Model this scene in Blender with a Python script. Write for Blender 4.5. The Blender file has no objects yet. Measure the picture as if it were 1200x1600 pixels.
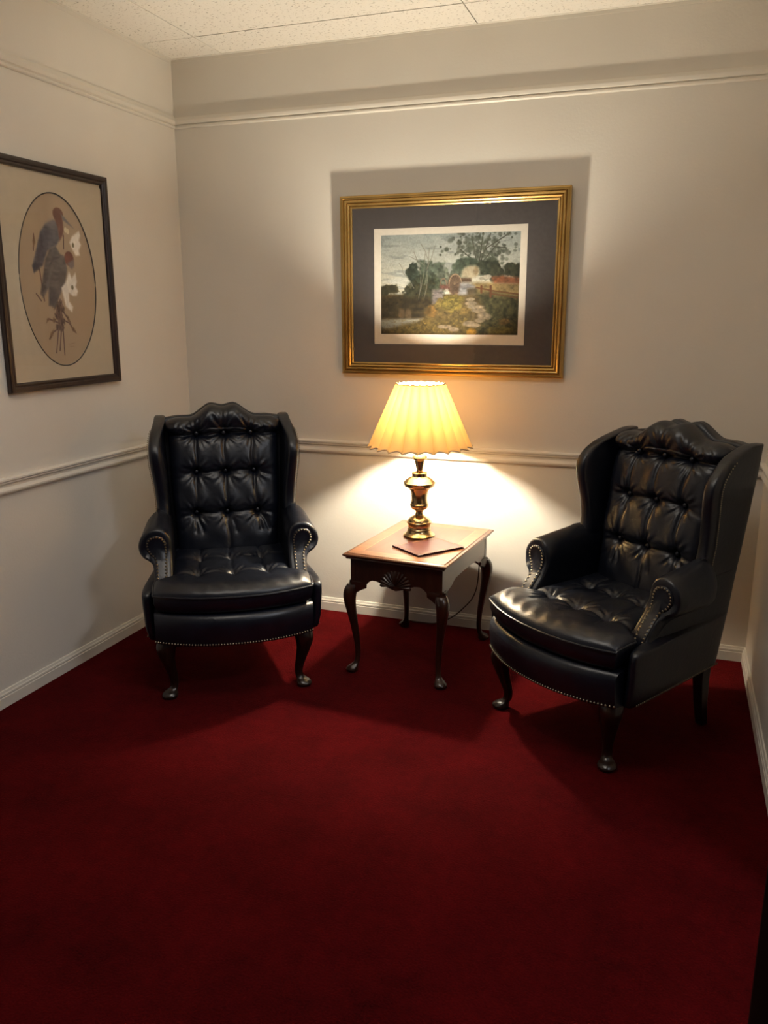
import bpy, bmesh, math, random
import numpy as np
from mathutils import Vector, Matrix

random.seed(7)
rng = np.random.default_rng(7)
C = bpy.context.scene.collection
sc = bpy.context.scene
PI = math.pi

# ------------------------------------------------------------------ camera
cam_d = bpy.data.cameras.new('camera')
cam = bpy.data.objects.new('camera', cam_d)
C.objects.link(cam)
cam_d.sensor_fit = 'VERTICAL'
cam_d.sensor_height = 36.0
cam_d.lens = 1280.7 / 1600 * 36.0
cam_d.clip_start = 0.05
cam.location = (2.4045, -3.7508, 1.5094)
cam.rotation_euler = (PI / 2 - 0.2366, 0.0, 0.338)
sc.camera = cam

# ------------------------------------------------------------------ light and exposure
sc.view_settings.view_transform = 'Standard'
sc.view_settings.look = 'None'
sc.view_settings.gamma = 1.0
sc.view_settings.use_curve_mapping = False
sc.view_settings.exposure = 0.0
BULB_STRENGTH = 2150.0
BULB_COLOR = (1.0, 0.90, 0.71)
OVERHEAD_POWER = 26.0
WORLD_STRENGTH = 0.035

world = bpy.data.worlds.new('world')
sc.world = world
world.use_nodes = True
bg = world.node_tree.nodes['Background']
bg.inputs['Color'].default_value = (1.0, 0.90, 0.82, 1)
bg.inputs['Strength'].default_value = WORLD_STRENGTH


def area_light(name, loc, size, power, color):
    d = bpy.data.lights.new(name, 'AREA')
    d.shape = 'RECTANGLE'
    d.size, d.size_y = size
    d.energy = power
    d.color = color
    o = bpy.data.objects.new(name, d)
    o.location = loc
    C.objects.link(o)
    return o


# ceiling panel of the room that opens to the right, then an added fill
area_light('overhead_area_light', (3.55, -2.2, 2.66), (0.3, 0.6), OVERHEAD_POWER * 1.1, (0.93, 0.96, 1.04))
area_light('overhead_area_light', (1.45, -2.0, 2.66), (1.1, 0.6), OVERHEAD_POWER * 0.60, (1.0, 0.92, 0.82))  # unseen overhead fill, added to brighten the upper walls

# ------------------------------------------------------------------ room constants
W, H = 2.794, 2.696
PR, CR, BB = 2.389, 0.834, 0.068
RIGHT_END = -1.62
FAR_X, FAR_Y = 5.2, -6.5


# ------------------------------------------------------------------ materials
def mat(name):
    m = bpy.data.materials.new(name)
    m.use_nodes = True
    nt = m.node_tree
    return m, nt, nt.nodes['Principled BSDF']


def N(nt, t, **kw):
    n = nt.nodes.new(t)
    for k, v in kw.items():
        if k.startswith('i_'):
            n.inputs[k[2:].replace('_', ' ')].default_value = v
        else:
            setattr(n, k, v)
    return n


def ramp(nt, stops, fac):
    r = nt.nodes.new('ShaderNodeValToRGB')
    e = r.color_ramp.elements
    while len(e) < len(stops):
        e.new(0.5)
    for el, (p, c) in zip(e, stops):
        el.position = p
        el.color = (c[0], c[1], c[2], 1)
    nt.links.new(fac, r.inputs['Fac'])
    return r


def add_bump(nt, b, height, strength, dist):
    bp = N(nt, 'ShaderNodeBump', i_Strength=strength, i_Distance=dist)
    nt.links.new(height, bp.inputs['Height'])
    nt.links.new(bp.outputs['Normal'], b.inputs['Normal'])
    return bp


def simple(name, col, rough=0.5, metal=0.0, coat=0.0, spec=0.5):
    m, nt, b = mat(name)
    b.inputs['Base Color'].default_value = (*col, 1)
    b.inputs['Roughness'].default_value = rough
    b.inputs['Metallic'].default_value = metal
    b.inputs['Coat Weight'].default_value = coat
    b.inputs['Specular IOR Level'].default_value = spec
    return m


def noisy(name, c1, c2, scale, rough, bump=0.0, bscale=None, bdist=0.001, detail=4, spec=0.5, coat=0.0):
    m, nt, b = mat(name)
    tc = N(nt, 'ShaderNodeTexCoord')
    n = N(nt, 'ShaderNodeTexNoise', i_Scale=scale, i_Detail=detail)
    nt.links.new(tc.outputs['Object'], n.inputs['Vector'])
    r = ramp(nt, [(0.3, c1), (0.7, c2)], n.outputs['Fac'])
    nt.links.new(r.outputs['Color'], b.inputs['Base Color'])
    b.inputs['Roughness'].default_value = rough
    b.inputs['Specular IOR Level'].default_value = spec
    b.inputs['Coat Weight'].default_value = coat
    if bump:
        n2 = N(nt, 'ShaderNodeTexNoise', i_Scale=bscale or scale, i_Detail=3.0)
        nt.links.new(tc.outputs['Object'], n2.inputs['Vector'])
        add_bump(nt, b, n2.outputs['Fac'], bump, bdist)
    return m


M = {}
M['wall'] = noisy('wall_paint', (0.73, 0.69, 0.625), (0.76, 0.72, 0.655), 3.0, 0.55, 0.35, 95.0, 0.0016)
M['trim'] = noisy('trim_paint', (0.73, 0.685, 0.61), (0.76, 0.715, 0.64), 4.0, 0.35)


def mk_carpet():
    m, nt, b = mat('red_carpet')
    tc = N(nt, 'ShaderNodeTexCoord')
    n1 = N(nt, 'ShaderNodeTexNoise', i_Scale=4.0, i_Detail=5.0, i_Roughness=0.6)
    n2 = N(nt, 'ShaderNodeTexNoise', i_Scale=170.0, i_Detail=3.0)
    n3 = N(nt, 'ShaderNodeTexNoise', i_Scale=24.0, i_Detail=6.0, i_Roughness=0.72)
    for n in (n1, n2, n3):
        nt.links.new(tc.outputs['Object'], n.inputs['Vector'])
    a = N(nt, 'ShaderNodeMath', operation='MULTIPLY_ADD')
    nt.links.new(n3.outputs['Fac'], a.inputs[0]); a.inputs[1].default_value = 0.8
    nt.links.new(n1.outputs['Fac'], a.inputs[2])
    a2 = N(nt, 'ShaderNodeMath', operation='MULTIPLY_ADD')
    nt.links.new(n2.outputs['Fac'], a2.inputs[0]); a2.inputs[1].default_value = 0.9
    nt.links.new(a.outputs[0], a2.inputs[2])
    d = N(nt, 'ShaderNodeMath', operation='DIVIDE'); d.inputs[1].default_value = 2.7
    nt.links.new(a2.outputs[0], d.inputs[0])
    r = ramp(nt, [(0.33, (0.018, 0.0005, 0.0009)), (0.66, (0.080, 0.0023, 0.0032))], d.outputs[0])
    nt.links.new(r.outputs['Color'], b.inputs['Base Color'])
    b.inputs['Roughness'].default_value = 1.0
    b.inputs['Specular IOR Level'].default_value = 0.03
    b.inputs['Sheen Weight'].default_value = 0.10
    b.inputs['Sheen Roughness'].default_value = 0.5
    b.inputs['Sheen Tint'].default_value = (0.9, 0.1, 0.1, 1)
    add_bump(nt, b, n2.outputs['Fac'], 0.5, 0.006)
    return m


M['carpet'] = mk_carpet()


def mk_tile():
    m, nt, b = mat('ceiling_tile')
    tc = N(nt, 'ShaderNodeTexCoord')
    mp = N(nt, 'ShaderNodeMapping')
    mp.inputs['Scale'].default_value = (1.0, 1.6, 1.0)
    nt.links.new(tc.outputs['Object'], mp.inputs['Vector'])
    n = N(nt, 'ShaderNodeTexNoise', i_Scale=75.0, i_Detail=4.0, i_Roughness=0.6)
    nt.links.new(mp.outputs['Vector'], n.inputs['Vector'])
    r = ramp(nt, [(0.335, (0.36, 0.31, 0.25)), (0.40, (0.83, 0.785, 0.71))], n.outputs['Fac'])
    nt.links.new(r.outputs['Color'], b.inputs['Base Color'])
    b.inputs['Roughness'].default_value = 0.9
    add_bump(nt, b, r.outputs['Color'], 0.6, 0.003)
    return m


M['tile'] = mk_tile()
M['gap'] = simple('tile_gap', (0.10, 0.085, 0.07), 0.9)


def mk_leather():
    m, nt, b = mat('navy_leather')
    tc = N(nt, 'ShaderNodeTexCoord')
    n1 = N(nt, 'ShaderNodeTexNoise', i_Scale=14.0, i_Detail=5.0)
    v = N(nt, 'ShaderNodeTexVoronoi', i_Scale=330.0)
    n2 = N(nt, 'ShaderNodeTexNoise', i_Scale=22.0, i_Detail=3.0, i_Distortion=1.2)
    for n in (n1, v, n2):
        nt.links.new(tc.outputs['Object'], n.inputs['Vector'])
    r = ramp(nt, [(0.3, (0.0026, 0.0040, 0.0092)), (0.75, (0.0052, 0.0075, 0.0160))], n1.outputs['Fac'])
    nt.links.new(r.outputs['Color'], b.inputs['Base Color'])
    rr = N(nt, 'ShaderNodeMapRange')
    rr.inputs['To Min'].default_value = 0.30
    rr.inputs['To Max'].default_value = 0.44
    nt.links.new(n1.outputs['Fac'], rr.inputs['Value'])
    nt.links.new(rr.outputs['Result'], b.inputs['Roughness'])
    b.inputs['Specular IOR Level'].default_value = 0.6
    b1 = N(nt, 'ShaderNodeBump', i_Strength=0.25, i_Distance=0.004)
    nt.links.new(n2.outputs['Fac'], b1.inputs['Height'])
    b2 = N(nt, 'ShaderNodeBump', i_Strength=0.12, i_Distance=0.0006)
    nt.links.new(v.outputs['Distance'], b2.inputs['Height'])
    nt.links.new(b1.outputs['Normal'], b2.inputs['Normal'])
    nt.links.new(b2.outputs['Normal'], b.inputs['Normal'])
    return m


M['leather'] = mk_leather()


def mk_wood(name, dark, mid, light, axis='Y', scale=1.0, rough=0.3, coat=0.4):
    m, nt, b = mat(name)
    tc = N(nt, 'ShaderNodeTexCoord')
    mp = N(nt, 'ShaderNodeMapping')
    s = [14.0 * scale] * 3
    s['XYZ'.index(axis)] = 1.4 * scale
    mp.inputs['Scale'].default_value = s
    nt.links.new(tc.outputs['Object'], mp.inputs['Vector'])
    n = N(nt, 'ShaderNodeTexNoise', i_Scale=2.2, i_Detail=8.0, i_Roughness=0.65, i_Distortion=0.8)
    nt.links.new(mp.outputs['Vector'], n.inputs['Vector'])
    r = ramp(nt, [(0.28, dark), (0.5, mid), (0.72, light)], n.outputs['Fac'])
    nt.links.new(r.outputs['Color'], b.inputs['Base Color'])
    b.inputs['Roughness'].default_value = rough
    b.inputs['Coat Weight'].default_value = coat
    b.inputs['Coat Roughness'].default_value = 0.15
    return m


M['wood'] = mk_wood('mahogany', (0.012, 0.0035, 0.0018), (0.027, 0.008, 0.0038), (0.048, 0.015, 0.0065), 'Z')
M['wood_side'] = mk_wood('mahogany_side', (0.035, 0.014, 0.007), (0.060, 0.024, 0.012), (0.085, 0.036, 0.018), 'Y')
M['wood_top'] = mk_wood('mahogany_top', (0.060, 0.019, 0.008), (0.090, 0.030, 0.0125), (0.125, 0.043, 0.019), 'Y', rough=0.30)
M['wood_band_x'] = mk_wood('band_wood_cross', (0.14, 0.050, 0.017), (0.19, 0.072, 0.025), (0.24, 0.097, 0.036), 'X', rough=0.30)
M['wood_band_y'] = mk_wood('band_wood_long', (0.12, 0.042, 0.015), (0.165, 0.062, 0.022), (0.21, 0.085, 0.032), 'Y', rough=0.30)
M['wood_inlay'] = simple('inlay_line', (0.30, 0.14, 0.05), 0.3, coat=0.4)
M['wood_edge'] = mk_wood('mahogany_edge', (0.06, 0.022, 0.010), (0.09, 0.034, 0.015), (0.13, 0.05, 0.022), 'X', rough=0.28)
M['chair_leg'] = mk_wood('dark_leg_wood', (0.007, 0.003, 0.002), (0.014, 0.0055, 0.003), (0.026, 0.010, 0.006), 'Z', coat=0.2)
M['brass'] = noisy('antique_brass', (0.46, 0.33, 0.16), (0.60, 0.45, 0.24), 8.0, 0.24)
M['brass'].node_tree.nodes['Principled BSDF'].inputs['Metallic'].default_value = 1.0
M['nail'] = simple('nail_brass', (0.31, 0.265, 0.19), 0.34, 1.0)
M['gold'] = noisy('gilt_frame', (0.42, 0.26, 0.075), (0.58, 0.38, 0.14), 6.0, 0.30)
M['gold'].node_tree.nodes['Principled BSDF'].inputs['Metallic'].default_value = 0.85
M['frame_dark'] = mk_wood('dark_frame_wood', (0.014, 0.0065, 0.005), (0.024, 0.011, 0.008), (0.038, 0.018, 0.013), 'Z', rough=0.4, coat=0.1)
M['mat_grey'] = noisy('grey_mat_board', (0.052, 0.044, 0.044), (0.060, 0.051, 0.051), 60.0, 0.8)
M['mat_white'] = noisy('white_mat_board', (0.52, 0.48, 0.42), (0.56, 0.515, 0.455), 60.0, 0.8)
M['mat_tan'] = noisy('tan_mat_board', (0.50, 0.43, 0.32), (0.53, 0.455, 0.34), 30.0, 0.85)
M['oval_line'] = simple('oval_bevel', (0.05, 0.04, 0.035), 0.6)
M['folder'] = noisy('burgundy_leatherette', (0.048, 0.010, 0.014), (0.065, 0.014, 0.019), 40.0, 0.33, 0.2, 300.0, 0.0004)
M['folder_edge'] = simple('folder_inside', (0.018, 0.012, 0.022), 0.45)
M['foil'] = simple('gold_foil', (0.62, 0.42, 0.16), 0.3, 0.9)
M['cord'] = simple('brown_cord', (0.05, 0.028, 0.016), 0.5)
M['door'] = mk_wood('dark_door_wood', (0.010, 0.006, 0.005), (0.018, 0.010, 0.008), (0.03, 0.017, 0.013), 'Z', rough=0.4)


def mk_paint_attr(name, rough=0.6):
    m, nt, b = mat(name)
    a = N(nt, 'ShaderNodeVertexColor')
    a.layer_name = 'ink'
    nt.links.new(a.outputs['Color'], b.inputs['Base Color'])
    b.inputs['Roughness'].default_value = rough
    b.inputs['Specular IOR Level'].default_value = 0.2
    return m


M['print'] = mk_paint_attr('printed_paper')


def mk_glass():
    m = bpy.data.materials.new('picture_glass')
    m.use_nodes = True
    nt = m.node_tree
    nt.nodes.clear()
    out = N(nt, 'ShaderNodeOutputMaterial')
    mix = N(nt, 'ShaderNodeMixShader')
    lw = N(nt, 'ShaderNodeLayerWeight', i_Blend=0.5)
    pw = N(nt, 'ShaderNodeMath', operation='POWER')
    pw.inputs[1].default_value = 5.0
    nt.links.new(lw.outputs['Facing'], pw.inputs[0])
    fr = N(nt, 'ShaderNodeMath', operation='MULTIPLY_ADD')
    fr.inputs[1].default_value = 0.5
    fr.inputs[2].default_value = 0.02
    nt.links.new(pw.outputs[0], fr.inputs[0])
    tr = N(nt, 'ShaderNodeBsdfTransparent')
    gl = N(nt, 'ShaderNodeBsdfGlossy', i_Roughness=0.02)
    nt.links.new(fr.outputs[0], mix.inputs[0])
    nt.links.new(tr.outputs[0], mix.inputs[1])
    nt.links.new(gl.outputs[0], mix.inputs[2])
    nt.links.new(mix.outputs[0], out.inputs[0])
    return m


M['glass'] = mk_glass()


def mk_shade():
    m = bpy.data.materials.new('pleated_shade_fabric')
    m.use_nodes = True
    nt = m.node_tree
    nt.nodes.clear()
    out = N(nt, 'ShaderNodeOutputMaterial')
    mix = N(nt, 'ShaderNodeMixShader')
    mix.inputs[0].default_value = 0.055
    di = N(nt, 'ShaderNodeBsdfDiffuse')
    di.inputs['Color'].default_value = (0.52, 0.40, 0.23, 1)
    tl = N(nt, 'ShaderNodeBsdfTranslucent')
    tl.inputs['Color'].default_value = (0.82, 0.41, 0.095, 1)
    nt.links.new(di.outputs[0], mix.inputs[1])
    nt.links.new(tl.outputs[0], mix.inputs[2])
    nt.links.new(mix.outputs[0], out.inputs[0])
    return m


M['shade'] = mk_shade()
M['shade_trim'] = simple('shade_trim_braid', (0.62, 0.48, 0.30), 0.8)


def mk_bulb():
    m = bpy.data.materials.new('lit_bulb')
    m.use_nodes = True
    nt = m.node_tree
    nt.nodes.clear()
    out = N(nt, 'ShaderNodeOutputMaterial')
    em = N(nt, 'ShaderNodeEmission')
    em.inputs['Color'].default_value = (*BULB_COLOR, 1)
    em.inputs['Strength'].default_value = BULB_STRENGTH
    nt.links.new(em.outputs[0], out.inputs[0])
    return m


M['bulb'] = mk_bulb()


# ------------------------------------------------------------------ mesh helpers
class MB:
    """collects verts and faces and links them as one mesh object"""

    def __init__(s):
        s.v, s.f, s.mi = [], [], []

    def add(s, vs, fs, mi=0):
        o = len(s.v)
        s.v += [tuple(v) for v in vs]
        s.f += [tuple(i + o for i in f) for f in fs]
        s.mi += [mi] * len(fs)

    def box(s, a, b, mi=0):
        x0, y0, z0 = a
        x1, y1, z1 = b
        s.add([(x0, y0, z0), (x1, y0, z0), (x1, y1, z0), (x0, y1, z0), (x0, y0, z1), (x1, y0, z1), (x1, y1, z1), (x0, y1, z1)],
              [(0, 3, 2, 1), (4, 5, 6, 7), (0, 1, 5, 4), (1, 2, 6, 5), (2, 3, 7, 6), (3, 0, 4, 7)], mi)

    def loft(s, rings, cap0=True, cap1=True, mi=0, closed=True):
        n = len(rings[0])
        vs = [p for r in rings for p in r]
        fs = []
        m = n if closed else n - 1
        for i in range(len(rings) - 1):
            for j in range(m):
                k = (j + 1) % n
                fs.append((i * n + j, i * n + k, (i + 1) * n + k, (i + 1) * n + j))
        if cap0:
            fs.append(tuple(range(n - 1, -1, -1)))
        if cap1:
            fs.append(tuple((len(rings) - 1) * n + j for j in range(n)))
        s.add(vs, fs, mi)

    def lathe(s, prof, seg=40, c=(0, 0), mi=0, cap0=True, cap1=True):
        s.loft([[(c[0] + r * math.cos(2 * PI * k / seg), c[1] + r * math.sin(2 * PI * k / seg), z) for k in range(seg)]
                for r, z in prof], cap0, cap1, mi)

    def tube(s, pts, r, seg=8, mi=0, closed=False):
        P = [Vector(p) for p in pts]
        n = len(P)
        up = Vector((0, 0, 1))
        rings = []
        for i in range(n):
            a = P[i - 1] if (i or closed) else P[0]
            b = P[(i + 1) % n] if (i < n - 1 or closed) else P[n - 1]
            t = (b - a).normalized()
            u = t.cross(up)
            if u.length < 1e-3:
                u = t.cross(Vector((1, 0, 0)))
            u.normalize()
            w = u.cross(t)
            rings.append([tuple(P[i] + u * (r * math.cos(2 * PI * k / seg)) + w * (r * math.sin(2 * PI * k / seg))) for k in range(seg)])
        if closed:
            rings.append(rings[0])
        s.loft(rings, not closed, not closed, mi)

    def grid(s, nu, nv, fn, mi=0):
        vs = [fn(i / (nu - 1), j / (nv - 1)) for j in range(nv) for i in range(nu)]
        fs = [(j * nu + i, j * nu + i + 1, (j + 1) * nu + i + 1, (j + 1) * nu + i) for j in range(nv - 1) for i in range(nu - 1)]
        s.add(vs, fs, mi)

    def build(s, name, mats, parent=None, smooth=True, angle=35, loc=None):
        me = bpy.data.meshes.new(name)
        me.from_pydata(s.v, [], s.f)
        if not isinstance(mats, (list, tuple)):
            mats = [mats]
        for m in mats:
            me.materials.append(m)
        if len(mats) > 1:
            me.polygons.foreach_set('material_index', s.mi)
        bm = bmesh.new()
        bm.from_mesh(me)
        bmesh.ops.remove_doubles(bm, verts=bm.verts, dist=1e-6)
        bmesh.ops.recalc_face_normals(bm, faces=bm.faces)
        bm.to_mesh(me)
        bm.free()
        if smooth:
            me.polygons.foreach_set('use_smooth', [True] * len(me.polygons))
            if angle:
                me.set_sharp_from_angle(angle=math.radians(angle))
        me.update()
        o = bpy.data.objects.new(name, me)
        C.objects.link(o)
        if parent:
            o.parent = parent
        if loc:
            o.location = loc
        return o


def bevel(o, w, seg=2):
    m = o.modifiers.new('bevel', 'BEVEL')
    m.width = w
    m.segments = seg
    m.limit_method = 'ANGLE'
    m.angle_limit = math.radians(35)
    return o


def thing(name, label, cat, loc=(0, 0, 0), rz=0.0, group=None):
    o = bpy.data.objects.new(name, None)
    C.objects.link(o)
    o.empty_display_size = 0.1
    o.location = loc
    o.rotation_euler = (0, 0, rz)
    o['label'] = label
    o['category'] = cat
    if group:
        o['group'] = group
    return o


def struct(o):
    o['kind'] = 'structure'
    return o


def copy_tree(o, parent=None):
    c = o.copy()
    C.objects.link(c)
    c.parent = parent
    for ch in list(o.children):
        copy_tree(ch, c)
    return c


def interp(tab, x):
    """piecewise smooth table lookup [(x, a, b, ...)]"""
    xs = [t[0] for t in tab]
    return [float(np.interp(x, xs, [t[k] for t in tab])) for k in range(1, len(tab[0]))]


def smooth01(t):
    t = min(1.0, max(0.0, t))
    return t * t * (3 - 2 * t)


def cr_path(pts, n):
    """Catmull-Rom resample of a list of tuples, n points per span"""
    out = []
    P = [np.array(p, float) for p in pts]
    for i in range(len(P) - 1):
        p0 = P[max(0, i - 1)]; p1 = P[i]; p2 = P[i + 1]; p3 = P[min(len(P) - 1, i + 2)]
        for k in range(n):
            t = k / n
            out.append(0.5 * (2 * p1 + (p2 - p0) * t + (2 * p0 - 5 * p1 + 4 * p2 - p3) * t * t + (3 * p1 - p0 - 3 * p2 + p3) * t ** 3))
    out.append(P[-1])
    return out


# ------------------------------------------------------------------ room shell
def slab(name, a, b, m):
    k = MB(); k.box(a, b)
    return struct(k.build(name, m, smooth=False))


slab('floor', (-0.12, FAR_Y, -0.1), (FAR_X, 0.12, 0.0), M['carpet'])
slab('wall_back', (-0.12, 0.0, -0.1), (W + 0.12, 0.12, H + 0.15), M['wall'])
slab('wall_left', (-0.12, FAR_Y, -0.1), (0.0, 0.0, H + 0.15), M['wall'])
slab('wall_right', (W, RIGHT_END, -0.1), (W + 0.12, 0.0, H + 0.15), M['wall'])

# ceiling: backing plus lay-in tiles, one setting mesh
k = MB()
k.box((-0.12, FAR_Y, H + 0.006), (FAR_X, 0.12, H + 0.15), 1)
xs = [0.0, 0.288]
while xs[-1] < FAR_X:
    xs.append(xs[-1] + 1.219)
ys = [0.0, -0.258]
while ys[-1] > FAR_Y:
    ys.append(ys[-1] - 0.6096)
g = 0.0022
for i in range(len(xs) - 1):
    for j in range(len(ys) - 1):
        x0, x1 = xs[i] + g, min(xs[i + 1], FAR_X) - g
        y0, y1 = max(ys[j + 1], FAR_Y) + g, ys[j] - g
        zt = H + random.uniform(-0.001, 0.001)
        k.add([(x0, y0, zt), (x1, y0, zt), (x1, y1, zt), (x0, y1, zt), (x0, y0, H + 0.006), (x1, y0, H + 0.006), (x1, y1, H + 0.006), (x0, y1, H + 0.006)],
              [(0, 1, 2, 3), (0, 4, 5, 1), (1, 5, 6, 2), (2, 6, 7, 3), (3, 7, 4, 0)], 0)
struct(k.build('ceiling', [M['tile'], M['gap']], smooth=False))

# moulding profiles: (out from wall, height)
PROF_PICTURE = [(0, 0.0), (0.006, 0.0), (0.011, 0.004), (0.012, 0.010), (0.008, 0.0135), (0.0065, 0.016), (0.013, 0.020), (0.017, 0.028),
                (0.0175, 0.034), (0.014, 0.041), (0.010, 0.049), (0.010, 0.054), (0, 0.056)]
PROF_CHAIR = [(0, 0.0), (0.005, 0.0), (0.013, 0.003), (0.017, 0.010), (0.017, 0.016), (0.012, 0.022), (0.0075, 0.027), (0.0065, 0.036),
              (0.009, 0.041), (0.016, 0.044), (0.016, 0.049), (0.021, 0.054), (0.021, 0.060), (0.014, 0.064), (0, 0.065)]
PROF_BASE = [(0, 0.0), (0.013, 0.0), (0.013, 0.042), (0.0105, 0.044), (0.0105, 0.047), (0.012, 0.049), (0.011, 0.055), (0.008, 0.058),
             (0.007, 0.062), (0.005, 0.067), (0, 0.068)]
PROF_ANGLE = [(0, -0.016), (0.002, -0.016), (0.003, -0.002), (0.016, -0.002), (0.016, 0.0), (0, 0.0)]


def moulding(name, wall, prof, z, y_end=None):
    rings = []
    if wall == 'back':
        for x, e in ((0.0, 1), (W, -1)):
            rings.append([(x + e * o, -o, z + h) for o, h in prof])
    elif wall == 'left':
        rings = [[(o, -o, z + h) for o, h in prof], [(o, FAR_Y, z + h) for o, h in prof]]
    else:
        rings = [[(W - o, -o, z + h) for o, h in prof], [(W - o, RIGHT_END, z + h) for o, h in prof]]
    k = MB()
    k.loft(rings)
    return struct(k.build(name, M['trim'], angle=25))


n = 1
for wall in ('back', 'left', 'right'):
    moulding('baseboard_' + wall, wall, PROF_BASE, 0.0)
    for prof, z in ((PROF_PICTURE, PR), (PROF_CHAIR, CR), (PROF_ANGLE, H)):
        moulding('trim_%d' % n, wall, prof, z)
        n += 1

# dark door leaf standing open beside the photographer, its lower corner just inside the frame
k = MB()
A = Vector((2.553, -2.906, 0)); B = Vector((3.212, -3.35, 0))
d = (B - A).normalized(); nn = Vector((d.y, -d.x, 0))
k.loft([[tuple(A + Vector((0, 0, z))), tuple(B + Vector((0, 0, z))), tuple(B + nn * 0.04 + Vector((0, 0, z))), tuple(A + nn * 0.04 + Vector((0, 0, z)))] for z in (0.008, 2.03)])
struct(bevel(k.build('door_1', M['door'], smooth=False), 0.002))


# ------------------------------------------------------------------ generic cabriole leg
def cabriole(tab, sx, sy, cx, cy, sq=2.6, seg=20):
    """tab rows: z, diagonal offset outward, radius; returns rings"""
    rings = []
    pts = cr_path(tab, 5)
    for z, off, r in pts:
        x = cx + sx * off
        y = cy + sy * off
        ring = []
        for i in range(seg):
            a = 2 * PI * i / seg
            c, s_ = math.cos(a), math.sin(a)
            e = 2.0 / sq
            ring.append((x + r * math.copysign(abs(c) ** e, c), y + r * math.copysign(abs(s_) ** e, s_), z))
        rings.append(ring)
    return rings


# ------------------------------------------------------------------ wing chair
def rear_y(z):
    return 0.30 + 0.112 * (z - 0.25) / 0.81


def crest(x):
    ax = abs(x)
    t = 1.066 - 0.010 * smooth01((ax - 0.19) / 0.08)
    t += 0.048 * (1 - smooth01((ax - 0.055) / 0.095))
    t += 0.006 * math.exp(-((ax - 0.048) / 0.024) ** 2)
    t -= 0.004 * math.exp(-(x / 0.02) ** 2)
    return t


def tuft(x, z, btns, creases, a=0.026, s=0.026):
    """inward depth of a buttoned pad at (x, z)"""
    d = 0.0
    for bx, bz, ph in btns:
        dx, dz = x - bx, z - bz
        r = math.hypot(dx, dz)
        if r < 0.14:
            d += a * (0.75 * math.exp(-(r / (0.62 * s)) ** 2) + 0.55 * math.exp(-(r / (1.7 * s)) ** 2))
            th = math.atan2(dz, dx)
            d += 0.0021 * math.cos(9 * th + ph) * math.exp(-((r - 0.034) / 0.024) ** 2)
            d += 0.0018 * math.cos(15 * th + 2 * ph) * math.exp(-((r - 0.045) / 0.022) ** 2)
    for (x0, z0), (x1, z1), depth, wid in creases:
        ux, uz = x1 - x0, z1 - z0
        L = math.hypot(ux, uz)
        t = ((x - x0) * ux + (z - z0) * uz) / (L * L)
        tc = min(1.0, max(0.0, t))
        wob = 0.0035 * math.sin(7 * tc + 9 * x0 + 5 * z0)
        qx, qz = x0 + ux * tc - uz / L * wob, z0 + uz * tc + ux / L * wob
        r = math.hypot(x - qx, z - qz)
        d += depth * (math.exp(-(r / wid) ** 2) + 0.45 * math.exp(-(r / (wid * 3.2)) ** 2))
    return d


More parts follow.
